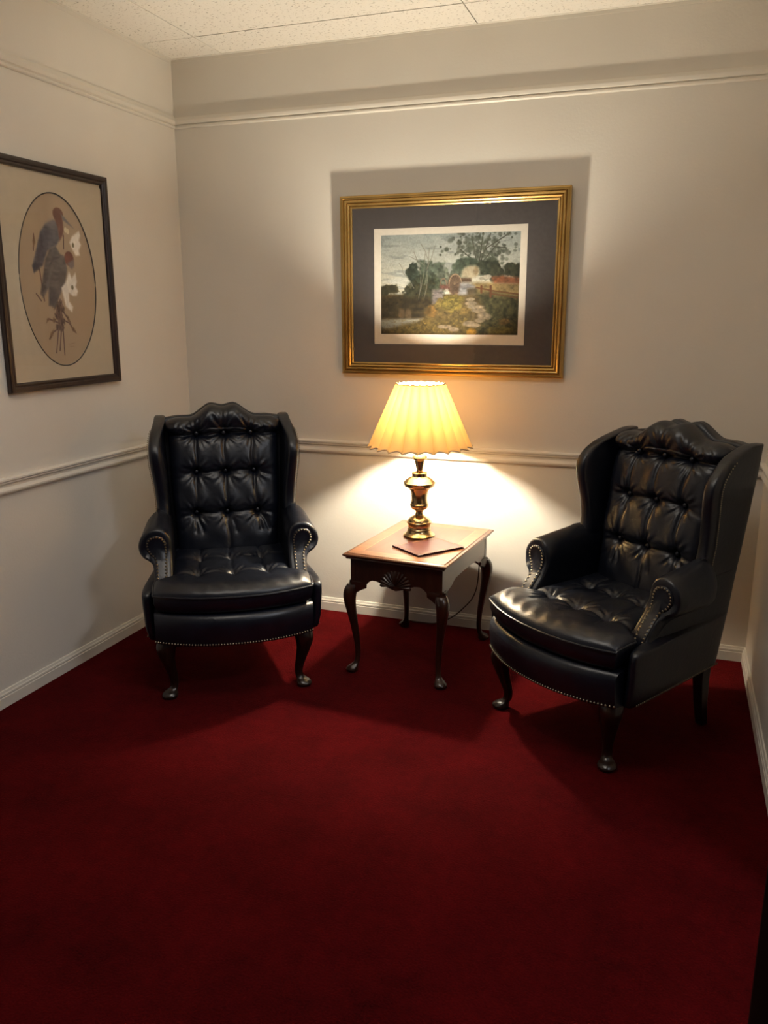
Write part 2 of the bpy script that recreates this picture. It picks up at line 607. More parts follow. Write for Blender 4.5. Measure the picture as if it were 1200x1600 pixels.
def make_chair(label, loc, rz):
    root = thing('wing_chair', label, 'armchair', loc, rz, 'navy leather wing chairs')
    L = M['leather']

    # seat rail (upholstered box between the side panels, bowed front)
    def plan(off):
        pts = []
        for i in range(29):
            x = -0.312 + 0.624 * i / 28
            y = -0.383 + 0.085 * (abs(x) / 0.312) ** 2.2
            pts.append((x, y - off))
        pts += [(0.300, -0.05), (0.270, 0.285), (0.0, 0.290), (-0.270, 0.285), (-0.300, -0.05)]
        return pts
    k = MB()
    rows = [(0.246, -0.012), (0.247, -0.002), (0.256, 0.002), (0.285, 0.008), (0.320, 0.011), (0.345, 0.010), (0.362, 0.004), (0.372, -0.008), (0.376, -0.03), (0.376, -0.06)]
    k.loft([[(x, y, z) for x, y in plan(o)] for z, o in rows])
    rail = k.build('seat_rail', L, root, angle=60)
    k = MB()
    pl = plan(0.004)[:29]
    dense = cr_path(pl, 6)
    acc, last = 0.0, None
    nails = []
    for p in dense:
        if last is not None:
            acc += float(np.linalg.norm(p - last))
        if last is None or acc >= 0.0098:
            nails.append(p); acc = 0.0
        last = p
    for p in nails:
        k.lathe([(0.0041 * math.cos(t), 0.0041 * math.sin(t)) for t in (-1.2, -0.6, 0, 0.6, 1.2)], 8)
        m_ = len(k.v) - 40
        k.v[m_:] = [(p[0] + vx, p[1] + vy, 0.2545 + vz) for vx, vy, vz in k.v[m_:]]
    o = k.build('nailhead_row', M['nail'], rail)
    o['kind'] = 'stuff'

    # side panels and wings: slab sections stacked in z
    def slab_ring(z, f, r, xf, xr, th_f, th_r, sgn, n=36):
        ring = []
        ym, yr = (f + r) / 2, (r - f) / 2
        for i in range(n):
            a = 2 * PI * i / n
            c, s_ = math.cos(a), math.sin(a)
            e = 0.32
            yy = ym + yr * math.copysign(abs(c) ** e, c)
            t = (yy - f) / (r - f)
            xo = xf + (xr - xf) * t
            th = th_f + (th_r - th_f) * t
            xx = xo - th / 2 + th / 2 * math.copysign(abs(s_) ** 0.6, s_)
            ring.append((sgn * xx, yy, z))
        return ring

    side_tab = [  # z, front y, outer x front, outer x rear
        (0.246, -0.258, 0.345, 0.276), (0.252, -0.262, 0.350, 0.278), (0.30, -0.268, 0.361, 0.281), (0.40, -0.270, 0.367, 0.286), (0.428, -0.268, 0.367, 0.287),
        (0.438, -0.262, 0.366, 0.288), (0.4445, -0.248, 0.363, 0.288), (0.447, -0.222, 0.358, 0.288), (0.4485, -0.140, 0.345, 0.288), (0.453, -0.120, 0.316, 0.288), (0.48, -0.095, 0.309, 0.289),
        (0.54, -0.050, 0.311, 0.290), (0.60, 0.03, 0.306, 0.291), (0.63, 0.10, 0.300, 0.292)]
    wing_tab = [  # z, front y, outer x front, outer x rear, thickness front
        (0.60, 0.085, 0.298, 0.289, 0.050), (0.63, 0.112, 0.303, 0.291, 0.056), (0.66, 0.128, 0.304, 0.293, 0.058), (0.72, 0.138, 0.305, 0.295, 0.058), (0.80, 0.132, 0.312, 0.298, 0.060),
        (0.87, 0.118, 0.321, 0.300, 0.062), (0.92, 0.114, 0.325, 0.302, 0.062), (0.955, 0.124, 0.325, 0.304, 0.060), (0.985, 0.150, 0.322, 0.304, 0.056),
        (1.01, 0.185, 0.316, 0.304, 0.055), (1.03, 0.228, 0.308, 0.303, 0.053), (1.046, 0.280, 0.302, 0.302, 0.051), (1.056, 0.322, 0.300, 0.301, 0.049), (1.062, 0.350, 0.299, 0.299, 0.044), (1.065, 0.372, 0.294, 0.294, 0.030)]
    for sgn in (-1, 1):
        k = MB()
        rings = []
        for i in range(len(side_tab) - 1):
            for t in ((0, 0.5) if i > 8 or i < 4 else (0,)):
                z = side_tab[i][0] + (side_tab[i + 1][0] - side_tab[i][0]) * t
                f, xf, xr = interp(side_tab, z)
                rings.append(slab_ring(z, f, rear_y(z) - 0.002, xf, xr, 0.054, 0.040, sgn))
        k.loft(rings)
        sp = k.build('side_panel', L, root, angle=50)
        # nail line along the bottom of the side
        k = MB()
        for i in range(46):
            y = -0.235 + 0.52 * i / 45
            x = 0.347 + (0.277 - 0.347) * (y + 0.26) / 0.56 + 0.0015
            m_ = len(k.v)
            k.lathe([(0.0035 * math.cos(t), 0.0035 * math.sin(t)) for t in (-1.2, -0.4, 0.4, 1.2)], 6)
            k.v[m_:] = [(sgn * (x + vx), y + vy, 0.2545 + vz) for vx, vy, vz in k.v[m_:]]
        o = k.build('nailhead_row', M['nail'], sp)
        o['kind'] = 'stuff'
        # wing
        k = MB()
        zz = cr_path([(t,) for t in [r[0] for r in wing_tab]], 3)
        tabz = cr_path(wing_tab, 3)
        rings = [slab_ring(z, f, rear_y(z), xf, xr, th, min(th, 0.048), sgn) for z, f, xf, xr, th in tabz]
        k.loft(rings)
        wg = k.build('wing', L, root, angle=50)
        # nails down the outer front edge of the wing
        k = MB()
        for i in range(46):
            z = 0.655 + 0.36 * i / 45
            f, xf, xr, th = interp(wing_tab, z)
            m_ = len(k.v)
            k.lathe([(0.0035 * math.cos(t), 0.0035 * math.sin(t)) for t in (-1.2, -0.4, 0.4, 1.2)], 6)
            k.v[m_:] = [(sgn * (xf + 0.0005 + vx * 0.6), f + 0.036 + vy, z + vz) for vx, vy, vz in k.v[m_:]]
        o = k.build('nailhead_row', M['nail'], wg)
        o['kind'] = 'stuff'

    # outside back
    k = MB()
    nx = 41
    rings = []
    zs = [0.25 + (0.80) * i / 14 for i in range(15)]
    for i, z in enumerate(zs):
        hw = 0.258 + 0.014 * (z - 0.25) / 0.8
        fr = [(-hw + 2 * hw * j / (nx - 1), rear_y(z) - 0.055, z) for j in range(nx)]
        bk = [(hw - 2 * hw * j / (nx - 1), rear_y(z), z) for j in range(nx)]
        rings.append(fr + bk)
    for e, (dz, ins) in enumerate(((0.35, 0.0), (0.75, 0.002), (0.93, 0.006), (1.0, 0.016))):
        hw = 0.272 - ins * 0.5
        def top(x):
            return 1.05 + (crest(x) - 1.05) * dz
        fr = [(-hw + 2 * hw * j / (nx - 1), rear_y(1.06) - 0.055 + ins, top(-hw + 2 * hw * j / (nx - 1))) for j in range(nx)]
        bk = [(hw - 2 * hw * j / (nx - 1), rear_y(1.06) + 0.002 - ins, top(hw - 2 * hw * j / (nx - 1))) for j in range(nx)]
        rings.append(fr + bk)
    k.loft(rings)
    k.build('back_panel', L, root, angle=50)

    # buttoned inside back with the pillow roll at the crest
    btn_b = [(bx * s_, z, 1.3 * i + 0.7 * j) for i, (z, s_) in enumerate(((0.655, 1.06), (0.832, 1.0), (0.998, 0.94))) for j, bx in enumerate((-0.126, 0.0, 0.126))]
    cre = []
    for i in range(2):
        for j in range(3):
            cre.append((btn_b[i * 3 + j][:2], btn_b[(i + 1) * 3 + j][:2], 0.008, 0.0055))
    for i in range(3):
        for j in range(2):
            cre.append((btn_b[i * 3 + j][:2], btn_b[i * 3 + j + 1][:2], 0.008, 0.0055))
        s_ = 1 if i < 2 else 0.9
        cre.append((btn_b[i * 3][:2], (-0.235, btn_b[i * 3][1] - 0.03), 0.0028 * s_, 0.006))
        cre.append((btn_b[i * 3 + 2][:2], (0.235, btn_b[i * 3 + 2][1] - 0.03), 0.0028 * s_, 0.006))
    for j, x1 in enumerate((-0.140, 0.006, 0.150)):
        cre.append((btn_b[j][:2], (x1, 0.47 if j == 1 else 0.575), 0.007 if j == 1 else 0.005, 0.006))
        cre.append((btn_b[j][:2], (x1 + (0.035 if j else 0.03), 0.57), 0.005, 0.005))
    cre += [(btn_b[0][:2], (-0.20, 0.58), 0.004, 0.006), (btn_b[2][:2], (0.20, 0.57), 0.004, 0.006)]
    cre += [((-0.235, 0.992), (0.235, 0.992), 0.010, 0.008)]
    for x0 in (-0.20, -0.165, 0.17, 0.205):
        cre.append(((x0 * 1.08, 1.005), (x0 * 0.92, 1.052), 0.004, 0.006))
    path = cr_path([  # y, z, crest weight
        (0.235, 0.40, 0), (0.190, 0.425, 0), (0.158, 0.465, 0), (0.160, 0.53, 0), (0.172, 0.60, 0), (0.186, 0.68, 0), (0.200, 0.76, 0), (0.214, 0.84, 0), (0.227, 0.91, 0),
        (0.236, 0.965, 0), (0.243, 0.990, 0.10), (0.236, 1.010, 0.35), (0.236, 1.030, 0.7), (0.252, 1.050, 0.92), (0.285, 1.064, 1.0), (0.325, 1.063, 1.0), (0.362, 1.048, 0.97)], 12)
    k = MB()
    nv = len(path)

    def back_fn(u, v):
        j = int(round(v * (nv - 1)))
        y, z, cw = path[j]
        hw = 0.222 + 0.018 * smooth01((z - 0.46) / 0.4) + 0.012 * smooth01((z - 0.98) / 0.05)
        s_ = 2 * u - 1
        # extra density towards the edges for the rolled sides
        s_ = math.copysign(1 - (1 - abs(s_)) ** 1.25, s_)
        x = hw * s_
        e = max(0.0, (abs(s_) - 0.80) / 0.20)
        roll = 0.050 * (1 - math.sqrt(max(0.0, 1 - e * e)))
        zz = z + cw * (crest(x) - 1.066)
        belly = 0.014 * (1 - s_ * s_)
        d = tuft(x, zz if cw < 0.3 else z, btn_b, cre, a=0.022)
        if z < 0.99:
            for zl, am in ((0.655, 0.016), (0.832, 0.016), (0.47, 0.006)):
                if z > zl - 0.004:
                    q_ = (z - zl) / 0.175
                    if q_ < 1:
                        sag = smooth01((q_ + 0.02) / 0.20) * (1 - smooth01((q_ - 0.15) / 0.8))
                        d -= am * sag * (1 - 0.6 * smooth01((abs(x) - 0.15) / 0.07)) * (0.75 + 0.25 * math.cos(2 * PI * x / 0.126))
        front = 1 - smooth01((y - 0.25) / 0.05) if z > 1.03 else 1.0
        fine = 0.0012 * math.sin(60 * x + 25 * z) * math.sin(34 * z - 11 * x)
        return (x, y + (d + roll - belly + fine) * front + roll * (1 - front) * 0.3, zz - roll * 0.35 * (1 - front))
    k.grid(121, nv, back_fn)
    bk = k.build('backrest', L, root, angle=None)
    for bx, bz, _ in btn_b:
        k = MB()
        k.lathe([(0.0, 0.0045), (0.005, 0.004), (0.008, 0.0015), (0.009, -0.003)], 14)
        j = min(range(nv), key=lambda q: abs(path[q][1] - bz) + (0 if 20 < q < 140 else 9))
        y0 = path[j][0] + 0.019 - 0.006
        k.v = [(bx + vx, y0 - vz, bz + vy) for vx, vy, vz in k.v]
        k.build('button', L, bk)

    # seat cushion
    btn_s = [(-0.138, -0.165, 0.2), (0.002, -0.168, 1.4), (0.142, -0.165, 2.2), (-0.128, 0.035, 0.9), (0.0, 0.035, 2.9), (0.128, 0.035, 1.9)]
    cs = [(btn_s[0][:2], btn_s[1][:2], 0.006, 0.006), (btn_s[1][:2], btn_s[2][:2], 0.006, 0.006), (btn_s[3][:2], btn_s[4][:2], 0.006, 0.006), (btn_s[4][:2], btn_s[5][:2], 0.006, 0.006)]
    cs += [(btn_s[i][:2], btn_s[i + 3][:2], 0.006, 0.006) for i in range(3)]
    cs += [(btn_s[i + 3][:2], (btn_s[i + 3][0], 0.17), 0.005, 0.006) for i in range(3)]
    cs += [(btn_s[0][:2], (-0.26, -0.15), 0.005, 0.006), (btn_s[2][:2], (0.26, -0.15), 0.005, 0.006), (btn_s[3][:2], (-0.23, 0.05), 0.005, 0.006), (btn_s[5][:2], (0.23, 0.05), 0.005, 0.006)]
    cs += [(btn_s[i][:2], (btn_s[i][0] * 1.05, -0.25), 0.004, 0.007) for i in range(3)]

    def half_w(y):
        return 0.236 + (0.309 - 0.236) * (1 - smooth01((y + 0.225) / 0.06))

    def front_y(x):
        return -0.386 + 0.075 * (abs(x) / 0.309) ** 2.2

    def cush_xy(u, v):
        s_ = 2 * u - 1
        s_ = math.copysign(1 - (1 - abs(s_)) ** 1.2, s_)
        vv = v ** 1.15
        yb = 0.19
        x0 = 0.309 * s_
        y = front_y(x0) + (yb - front_y(x0)) * vv
        x = half_w(y) * s_
        return x, y, s_, vv

    def cush_fn(u, v):
        x, y, s_, vv = cush_xy(u, v)
        fd = (y - front_y(x))
        ed = (1 - abs(s_)) * half_w(y)
        r1 = min(1.0, fd / 0.085)
        r2 = min(1.0, ed / 0.060)
        crown = 0.040 * math.sqrt(max(0, 1 - (1 - r1) ** 2)) * (0.35 + 0.65 * math.sqrt(max(0, 1 - (1 - r2) ** 2)))
        base = 0.449 + 0.012 * vv
        d = tuft(x, y, btn_s, cs, a=0.024, s=0.027) * r1
        wr = 0.0016 * math.sin(95 * x + 2 * math.sin(20 * y)) * math.exp(-((fd - 0.05) / 0.035) ** 2)
        return (x, y, base + crown - d + wr)
    k = MB()
    nu, nv2 = 111, 91
    k.grid(nu, nv2, cush_fn)
    peri = [(i / (nu - 1), 0) for i in range(nu)] + [(1, j / (nv2 - 1)) for j in range(1, nv2)] + [(i / (nu - 1), 1) for i in range(nu - 2, -1, -1)] + [(0, j / (nv2 - 1)) for j in range(nv2 - 2, 0, -1)]
    P = [cush_fn(u, v) for u, v in peri]

    def ins(p, d_, z):
        n_ = math.hypot(p[0], p[1] + 0.1) or 1
        return (p[0] * (1 - d_ / n_), p[1] - (p[1] + 0.1) * d_ / n_, z)
    k.loft([P, [ins(p, -0.002, p[2] - 0.012) for p in P], [ins(p, 0.0, p[2] - 0.035) for p in P], [ins(p, 0.008, p[2] - 0.058) for p in P], [ins(p, 0.02, 0.3785) for p in P]], False, True)
    cu = k.build('seat_cushion', L, root, angle=None)
    k = MB()
    k.tube([ins(p, -0.003, p[2] - 0.002) for p in P], 0.0042, 8, closed=True)
    k.build('piping', L, cu)
    for bx, by, _ in btn_s:
        k = MB()
        k.lathe([(0.0, 0.0045), (0.005, 0.004), (0.008, 0.0015), (0.009, -0.003)], 14)
        k.v = [(bx + vx, by + vy, 0.466 + vz) for vx, vy, vz in k.v]
        k.build('button', L, cu)

    # rolled arms with nailed front panels
    prof = [(0.236, 0.385), (0.237, 0.44), (0.238, 0.50), (0.238, 0.55), (0.240, 0.590), (0.246, 0.618), (0.258, 0.640), (0.276, 0.653), (0.300, 0.657), (0.326, 0.651),
            (0.347, 0.635), (0.364, 0.612), (0.371, 0.584), (0.366, 0.557), (0.350, 0.537), (0.331, 0.526), (0.317, 0.513), (0.312, 0.49), (0.312, 0.46), (0.319, 0.438), (0.326, 0.385)]
    prof = [tuple(p) for p in cr_path(prof, 4)]
    cxa, cza = 0.296, 0.55

    def fy(z):
        return -0.085 - 0.085 * smooth01((0.575 - z) / 0.15)

    def inset(p, d_):
        # shrink towards the local medial line of the keyhole shape
        if p[1] > 0.53:
            c = (0.303, 0.588)
        else:
            c = (0.276, p[1])
        dx, dz = c[0] - p[0], c[1] - p[1]
        n_ = math.hypot(dx, dz) or 1
        f = min(1.0, d_ / n_)
        return (p[0] + dx * f, max(p[1] + dz * f, p[1] if p[1] < 0.5 else 0))

    def lift(p, t):
        w = smooth01((p[1] - 0.52) / 0.08) * t
        low = (1 - smooth01((p[1] - 0.48) / 0.05)) * smooth01((p[0] - 0.27) / 0.03)
        return (p[0] - 0.022 * w * smooth01((p[0] - 0.27) / 0.08) - 0.035 * t * low, p[1] + 0.032 * w)
    for sgn in (-1, 1):
        k = MB()
        rings = []
        for off, dp in ((0.012, 0.0), (0.004, 0.0035), (0.0, 0.011)):
            rings.append([(sgn * inset(p, off)[0], fy(p[1]) + dp, inset(p, off)[1]) for p in prof])
        for t in (0.2, 0.4, 0.6, 0.8):
            rings.append([(sgn * lift(p, t)[0], fy(p[1]) + 0.011 + (0.125 - fy(p[1]) - 0.011) * t, lift(p, t)[1]) for p in prof])
        # rounded rear end of the roll, running into side panel and wing
        for off, y in ((0.0, 0.110), (0.006, 0.135), (0.018, 0.155), (0.034, 0.165)):
            rings.append([(sgn * (lift(inset(p, off), 1)[0] if p[0] > 0.30 else p[0]), y + (0.04 if p[0] < 0.27 else 0), lift(inset(p, off), 1)[1] if p[0] > 0.30 else lift(p, 1)[1]) for p in prof])
        r0 = [(sgn * inset(p, 0.026)[0], fy(inset(p, 0.026)[1]), inset(p, 0.026)[1]) for p in prof]
        r1 = [(sgn * inset(p, 9)[0], fy(inset(p, 9)[1]), inset(p, 9)[1]) for p in prof]
        k.loft([r1, r0] + rings, False, True)
        arm = k.build('arm', L, root, angle=50)
        npath = [(0.298, 0.405), (0.298, 0.45), (0.298, 0.49), (0.299, 0.518), (0.306, 0.540), (0.322, 0.556), (0.334, 0.580), (0.332, 0.603), (0.319, 0.618), (0.300, 0.623),
                 (0.282, 0.618), (0.270, 0.604), (0.2645, 0.583), (0.264, 0.54), (0.265, 0.49), (0.267, 0.45), (0.268, 0.405)]
        npath = [tuple(p) for p in cr_path(npath, 6)]

        def grow(p, d_):
            c = (0.300, 0.584) if p[1] > 0.535 else (0.2815, p[1])
            dx, dz = p[0] - c[0], p[1] - c[1]
            n_ = math.hypot(dx, dz) or 1
            return (p[0] + dx / n_ * d_, p[1] + dz / n_ * d_)
        k = MB()
        rows = []
        for d_, o_ in ((0.007, 0.004), (0.0065, -0.0035), (0.0045, -0.0055), (-0.004, -0.0060)):
            rows.append([(sgn * grow(p, d_)[0], fy(p[1]) + o_, grow(p, d_)[1]) for p in npath])
        med = [(0.300, 0.584) if p[1] > 0.535 else (0.2815, p[1]) for p in npath]
        rows.append([(sgn * m_[0], fy(m_[1]) - 0.0060, m_[1]) for m_ in med])
        k.loft(rows, False, False)
        pan = k.build('arm_front', L, arm, angle=50)
        # individual nails follow the inset outline
        line = [np.array(p) for p in npath if p[1] > 0.432]
        acc, last, spots = 0.0, None, []
        for p in line:
            if last is not None:
                seg = p - last
                sl = float(np.linalg.norm(seg))
                pos = 0.0
                while acc + sl - pos >= 0.0118:
                    pos += 0.0118 - acc
                    acc = 0.0
                    spots.append(last + seg * (pos / sl))
                acc += sl - pos
            else:
                spots.append(p)
            last = p
        nm = None
        for p in spots:
            if nm is None:
                k = MB()
                k.lathe([(0.0046, 0.002), (0.0042, -0.001), (0.0028, -0.0028), (0.0, -0.0036)], 10)
                k.v = [(vx, vz, vy) for vx, vy, vz in k.v]
                o = k.build('nailhead', M['nail'], arm)
                nm = o
            else:
                o = nm.copy()
                C.objects.link(o)
                o.parent = arm
            o.location = (sgn * p[0], fy(p[1]) - 0.0055, p[1])

    # legs
    tab = [(0.268, -0.012, 0.040), (0.245, 0.000, 0.041), (0.215, 0.008, 0.038), (0.175, 0.006, 0.030), (0.125, -0.004, 0.0225), (0.075, -0.014, 0.0175), (0.045, -0.014, 0.0165),
           (0.032, -0.008, 0.019), (0.024, 0.0, 0.026), (0.014, 0.004, 0.0315), (0.006, 0.004, 0.030), (0.0, 0.003, 0.025)]
    for sgn in (-1, 1):
        k = MB()
        k.loft(cabriole(tab, sgn, -1, sgn * 0.268, -0.268, 2.3))
        k.build('leg', M['chair_leg'], root, angle=60)
    for sgn in (-1, 1):
        k = MB()
        rings = []
        for z, w, dy in ((0.262, 0.024, -0.01), (0.18, 0.0215, -0.006), (0.09, 0.0185, 0.004), (0.0, 0.016, 0.022)):
            cx_, cy_ = sgn * 0.246, 0.255 + dy
            rings.append([(cx_ - w, cy_ - w, z), (cx_ + w, cy_ - w, z), (cx_ + w, cy_ + w, z), (cx_ - w, cy_ + w, z)])
        k.loft(rings)
        bevel(k.build('leg', M['chair_leg'], root, smooth=False), 0.003)
    return root


ch1 = make_chair('left-hand navy leather wing chair, standing by the room corner below the bird print', (0.662, -0.781, 0.0), 0.5561)
ch2 = copy_tree(ch1)
ch2.location = (2.236, -0.744, 0.0)
ch2.rotation_euler = (0, 0, -0.651)
ch2['label'] = 'right-hand navy leather wing chair, turned left, warm lamplight glinting on its tufted back'

# ------------------------------------------------------------------ end table
TZ = 0.54
TC = (1.406, -0.402)
TR = math.radians(-5.0)
tb = thing('end_table', 'polished mahogany end table with curved legs and carved shell, between the two leather chairs', 'table', (*TC, 0), TR)
hw, hd = 0.232, 0.322
k = MB()


def rect(x, y, z):
    return [(-x, -y, z), (x, -y, z), (x, y, z), (-x, y, z)]


edge = [(-0.022, -0.027), (-0.014, -0.027), (-0.011, -0.024), (-0.012, -0.020), (-0.006, -0.0165), (-0.001, -0.012), (0.0, -0.008), (-0.003, -0.0045), (-0.010, -0.0035), (-0.0125, -0.003), (-0.016, 0.0), (-0.020, 0.0)]
k.loft([rect(hw + o, hd + o, TZ + z) for o, z in edge], True, False, 0)
b0, b1, b2 = 0.020, 0.066, 0.070
x0, y0 = hw - b0, hd - b0
x1, y1 = hw - b1, hd - b1
x2, y2 = hw - b2, hd - b2
for (p, q_, mi) in (((x0, y0), (x1, y1), None), ((x1, y1), (x2, y2), 3)):
    a = rect(*p, TZ); b = rect(*q_, TZ)
    for i in range(4):
        j = (i + 1) % 4
        k.add([a[i], a[j], b[j], b[i]], [(0, 1, 2, 3)], (1 if i in (1, 3) else 2) if mi is None else mi)
k.add(rect(x2, y2, TZ), [(0, 1, 2, 3)], 4)
# x-running grain on the side bands, y-running grain on the end bands
k.build('tabletop', [M['wood_edge'], M['wood_band_x'], M['wood_band_y'], M['wood_inlay'], M['wood_top']], tb, angle=30)


def scallop(name, half, ctr, axis, pos, out, mat_, drop):
    """apron board with a shaped lower edge. t runs along the board"""
    n_ = 60
    top_z = TZ - 0.0265
    bot = []
    for i in range(n_ + 1):
        t = -1 + 2 * i / n_
        a = abs(t)
        if drop:
            z = interp([(0, 0.392), (0.12, 0.398), (0.30, 0.411), (0.45, 0.422), (0.58, 0.424), (0.68, 0.414), (0.76, 0.398), (0.84, 0.384), (0.92, 0.376), (1.0, 0.374)], a)[0]
        else:
            z = interp([(0, 0.432), (0.45, 0.430), (0.55, 0.424), (0.62, 0.412), (0.68, 0.408), (0.76, 0.404), (0.84, 0.392), (0.92, 0.382), (1.0, 0.378)], a)[0]
        bot.append((t * half, z))
    k = MB()
    rings = []
    for t, z in bot:
        pts = [(t, z, 0.0), (t, z + 0.002, out * 0.009), (t, top_z, out * 0.009), (t, top_z, -out * 0.011), (t, z, -out * 0.011)]
        if axis == 'x':
            rings.append([(a_, pos + c_, b_) for a_, b_, c_ in pts])
        else:
            rings.append([(pos + c_, a_, b_) for a_, b_, c_ in pts])
    k.loft(rings)
    return k.build(name, mat_, tb, angle=30)


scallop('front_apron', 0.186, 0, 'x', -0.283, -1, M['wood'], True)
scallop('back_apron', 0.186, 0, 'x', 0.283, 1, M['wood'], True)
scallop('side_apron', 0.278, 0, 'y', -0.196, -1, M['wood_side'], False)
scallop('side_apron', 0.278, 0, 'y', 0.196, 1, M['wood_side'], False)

# carved shell
k = MB()


def shell_fn(u, v):
    th = math.radians(-12 + 204 * u)
    lobe = abs(math.sin(u * 13 * PI / 1.0))
    R_ = 0.066 * v * (0.92 + 0.08 * lobe * v)
    x = R_ * math.cos(th) * 1.08
    z = 0.416 + R_ * math.sin(th)
    h = 0.0085 * (0.25 + 0.75 * lobe) * math.sin(min(1.0, v * 1.02) * PI * 0.93) ** 0.6 + 0.002 * (1 - v)
    return (x, -0.2915 - h, z)


k.grid(131, 18, shell_fn)
k.build('shell_carving', M['wood'], tb, angle=None)

leg_tab = [(0.400, 0.003, 0.0225), (0.385, 0.008, 0.0265), (0.362, 0.013, 0.0275), (0.325, 0.014, 0.0245), (0.27, 0.008, 0.0195), (0.20, -0.001, 0.0155), (0.13, -0.008, 0.0125), (0.075, -0.010, 0.0108),
           (0.045, -0.007, 0.0115), (0.033, -0.002, 0.0155), (0.024, 0.005, 0.0215), (0.014, 0.009, 0.0255), (0.006, 0.008, 0.0235), (0.0, 0.007, 0.0185)]
for sx in (-1, 1):
    for sy in (-1, 1):
        k = MB()
        cx_, cy_ = sx * 0.196, sy * 0.283
        k.box((cx_ - 0.0105, cy_ - 0.0105, 0.395), (cx_ + 0.0105, cy_ + 0.0105, TZ - 0.0265))
        k.loft(cabriole(leg_tab, sx, sy, cx_, cy_, 2.4, 24))
        # knee brackets flowing into the aprons
        for ax in (0, 1):
            rings = []
            for t, zt, zb, th in ((0.0, 0.412, 0.345, 0.022), (0.020, 0.412, 0.366, 0.019), (0.040, 0.411, 0.378, 0.014), (0.058, 0.409, 0.386, 0.008)):
                c0, c1 = (cx_, cy_)
                o = 0.008 - t * 0.10
                if ax == 0:
                    x = cx_ - sx * t; y = cy_ + sy * (o if o > 0 else 0)
                    rings.append([(x, y - th * 0.6, zt), (x, y + th * 0.6, zt), (x, y + th * 0.7, (zt + zb) / 2), (x, y + th * 0.4, zb), (x, y - th * 0.4, zb), (x, y - th * 0.7, (zt + zb) / 2)])
                else:
                    y = cy_ - sy * t; x = cx_ + sx * (o if o > 0 else 0)
                    rings.append([(x - th * 0.6, y, zt), (x + th * 0.6, y, zt), (x + th * 0.7, y, (zt + zb) / 2), (x + th * 0.4, y, zb), (x - th * 0.4, y, zb), (x - th * 0.7, y, (zt + zb) / 2)])
            k.loft(rings)
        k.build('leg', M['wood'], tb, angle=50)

# ------------------------------------------------------------------ lamp
LX, LY = 1.371, -0.335
lp = thing('table_lamp', 'lit brass table lamp with a pleated cream shade, standing on the end table', 'lamp', (LX, LY, TZ + 0.0006))
S_ = 0.000513


def zc(y):
    return (1469 - y) * 0.000516


base_prof = [(0.0, 0.0), (0.066, 0.0), (0.0715, 0.003), (0.0715, 0.007), (0.066, 0.011), (0.059, 0.016), (0.054, 0.022), (0.0515, 0.030), (0.0525, 0.032), (0.0535, 0.034), (0.051, 0.037), (0.0495, 0.042),
             (0.050, 0.050), (0.0525, 0.058), (0.056, 0.062), (0.057, 0.065), (0.055, 0.068), (0.051, 0.070), (0.050, 0.074), (0.046, 0.080), (0.037, 0.087), (0.027, 0.093), (0.019, 0.098), (0.0165, 0.104), (0.016, 0.112)]
urn_prof = [(0.016, 0.112), (0.018, 0.117), (0.025, 0.121), (0.033, 0.126), (0.038, 0.132), (0.040, 0.138), (0.0415, 0.140), (0.0415, 0.147), (0.039, 0.150), (0.037, 0.156), (0.035, 0.170), (0.036, 0.190), (0.040, 0.207),
            (0.047, 0.217), (0.0475, 0.220), (0.058, 0.224), (0.068, 0.230), (0.070, 0.238), (0.0715, 0.242), (0.0715, 0.246), (0.066, 0.250), (0.060, 0.257), (0.050, 0.264), (0.038, 0.269), (0.034, 0.272), (0.034, 0.288), (0.030, 0.291), (0.014, 0.292)]
neck_prof = [(0.014, 0.292), (0.0145, 0.300), (0.017, 0.315), (0.020, 0.330), (0.0235, 0.344), (0.028, 0.347), (0.0325, 0.356), (0.030, 0.364), (0.020, 0.370), (0.015, 0.374), (0.0155, 0.392), (0.013, 0.40), (0.013, 0.533), (0.0, 0.534)]
for nm, pf in (('base', base_prof), ('urn_body', urn_prof), ('neck', neck_prof)):
    k = MB(); k.lathe(pf, 56)
    k.build(nm, M['brass'], lp, angle=28)
# bulb
k = MB()
k.lathe([(0.011, 0.528), (0.013, 0.538), (0.022, 0.548), (0.030, 0.560), (0.0325, 0.573), (0.0295, 0.588), (0.020, 0.599), (0.009, 0.604), (0.0, 0.6045)], 20)
k.v = [(a, b, c_ + 0.006) for a, b, c_ in k.v]
k.build('bulb', M['bulb'], lp)
# harp and ring carrying the shade
k = MB()
for sgn in (-1, 1):
    k.tube([tuple(p) for p in cr_path([(sgn * 0.013, 0, 0.515), (sgn * 0.045, 0, 0.56), (sgn * 0.055, 0, 0.60), (sgn * 0.040, 0, 0.648), (0, 0, 0.664)], 6)], 0.0014, 6)
for a in range(3):
    th = 2 * PI * a / 3 + 0.5
    k.tube([(0, 0, 0.664), (0.104 * math.cos(th), 0.104 * math.sin(th), 0.672)], 0.0013, 6)
k.build('harp', M['brass'], lp)
# shade
ZB, ZT, RB, RT, NP = 0.405, 0.680, 0.2345, 0.109, 22
k = MB()
SEG = NP * 10
ph0 = 0.12


def shade_pt(i, v, dr=0.0):
    th = 2 * PI * i / SEG + ph0
    q_ = (i % 10) / 10
    bow = math.sin(PI * q_)
    R_ = RB + (RT - RB) * v + dr
    depth = (0.024 * (1 - v) + 0.011 * v)
    R_ = R_ - depth * (0.15 + 0.85 * bow ** 0.8)
    z = ZB + (ZT - ZB) * v + (0.0085 * bow * (1 - v) ** 6) - (0.004 * bow * v ** 6)
    return (R_ * math.cos(th), R_ * math.sin(th), z)


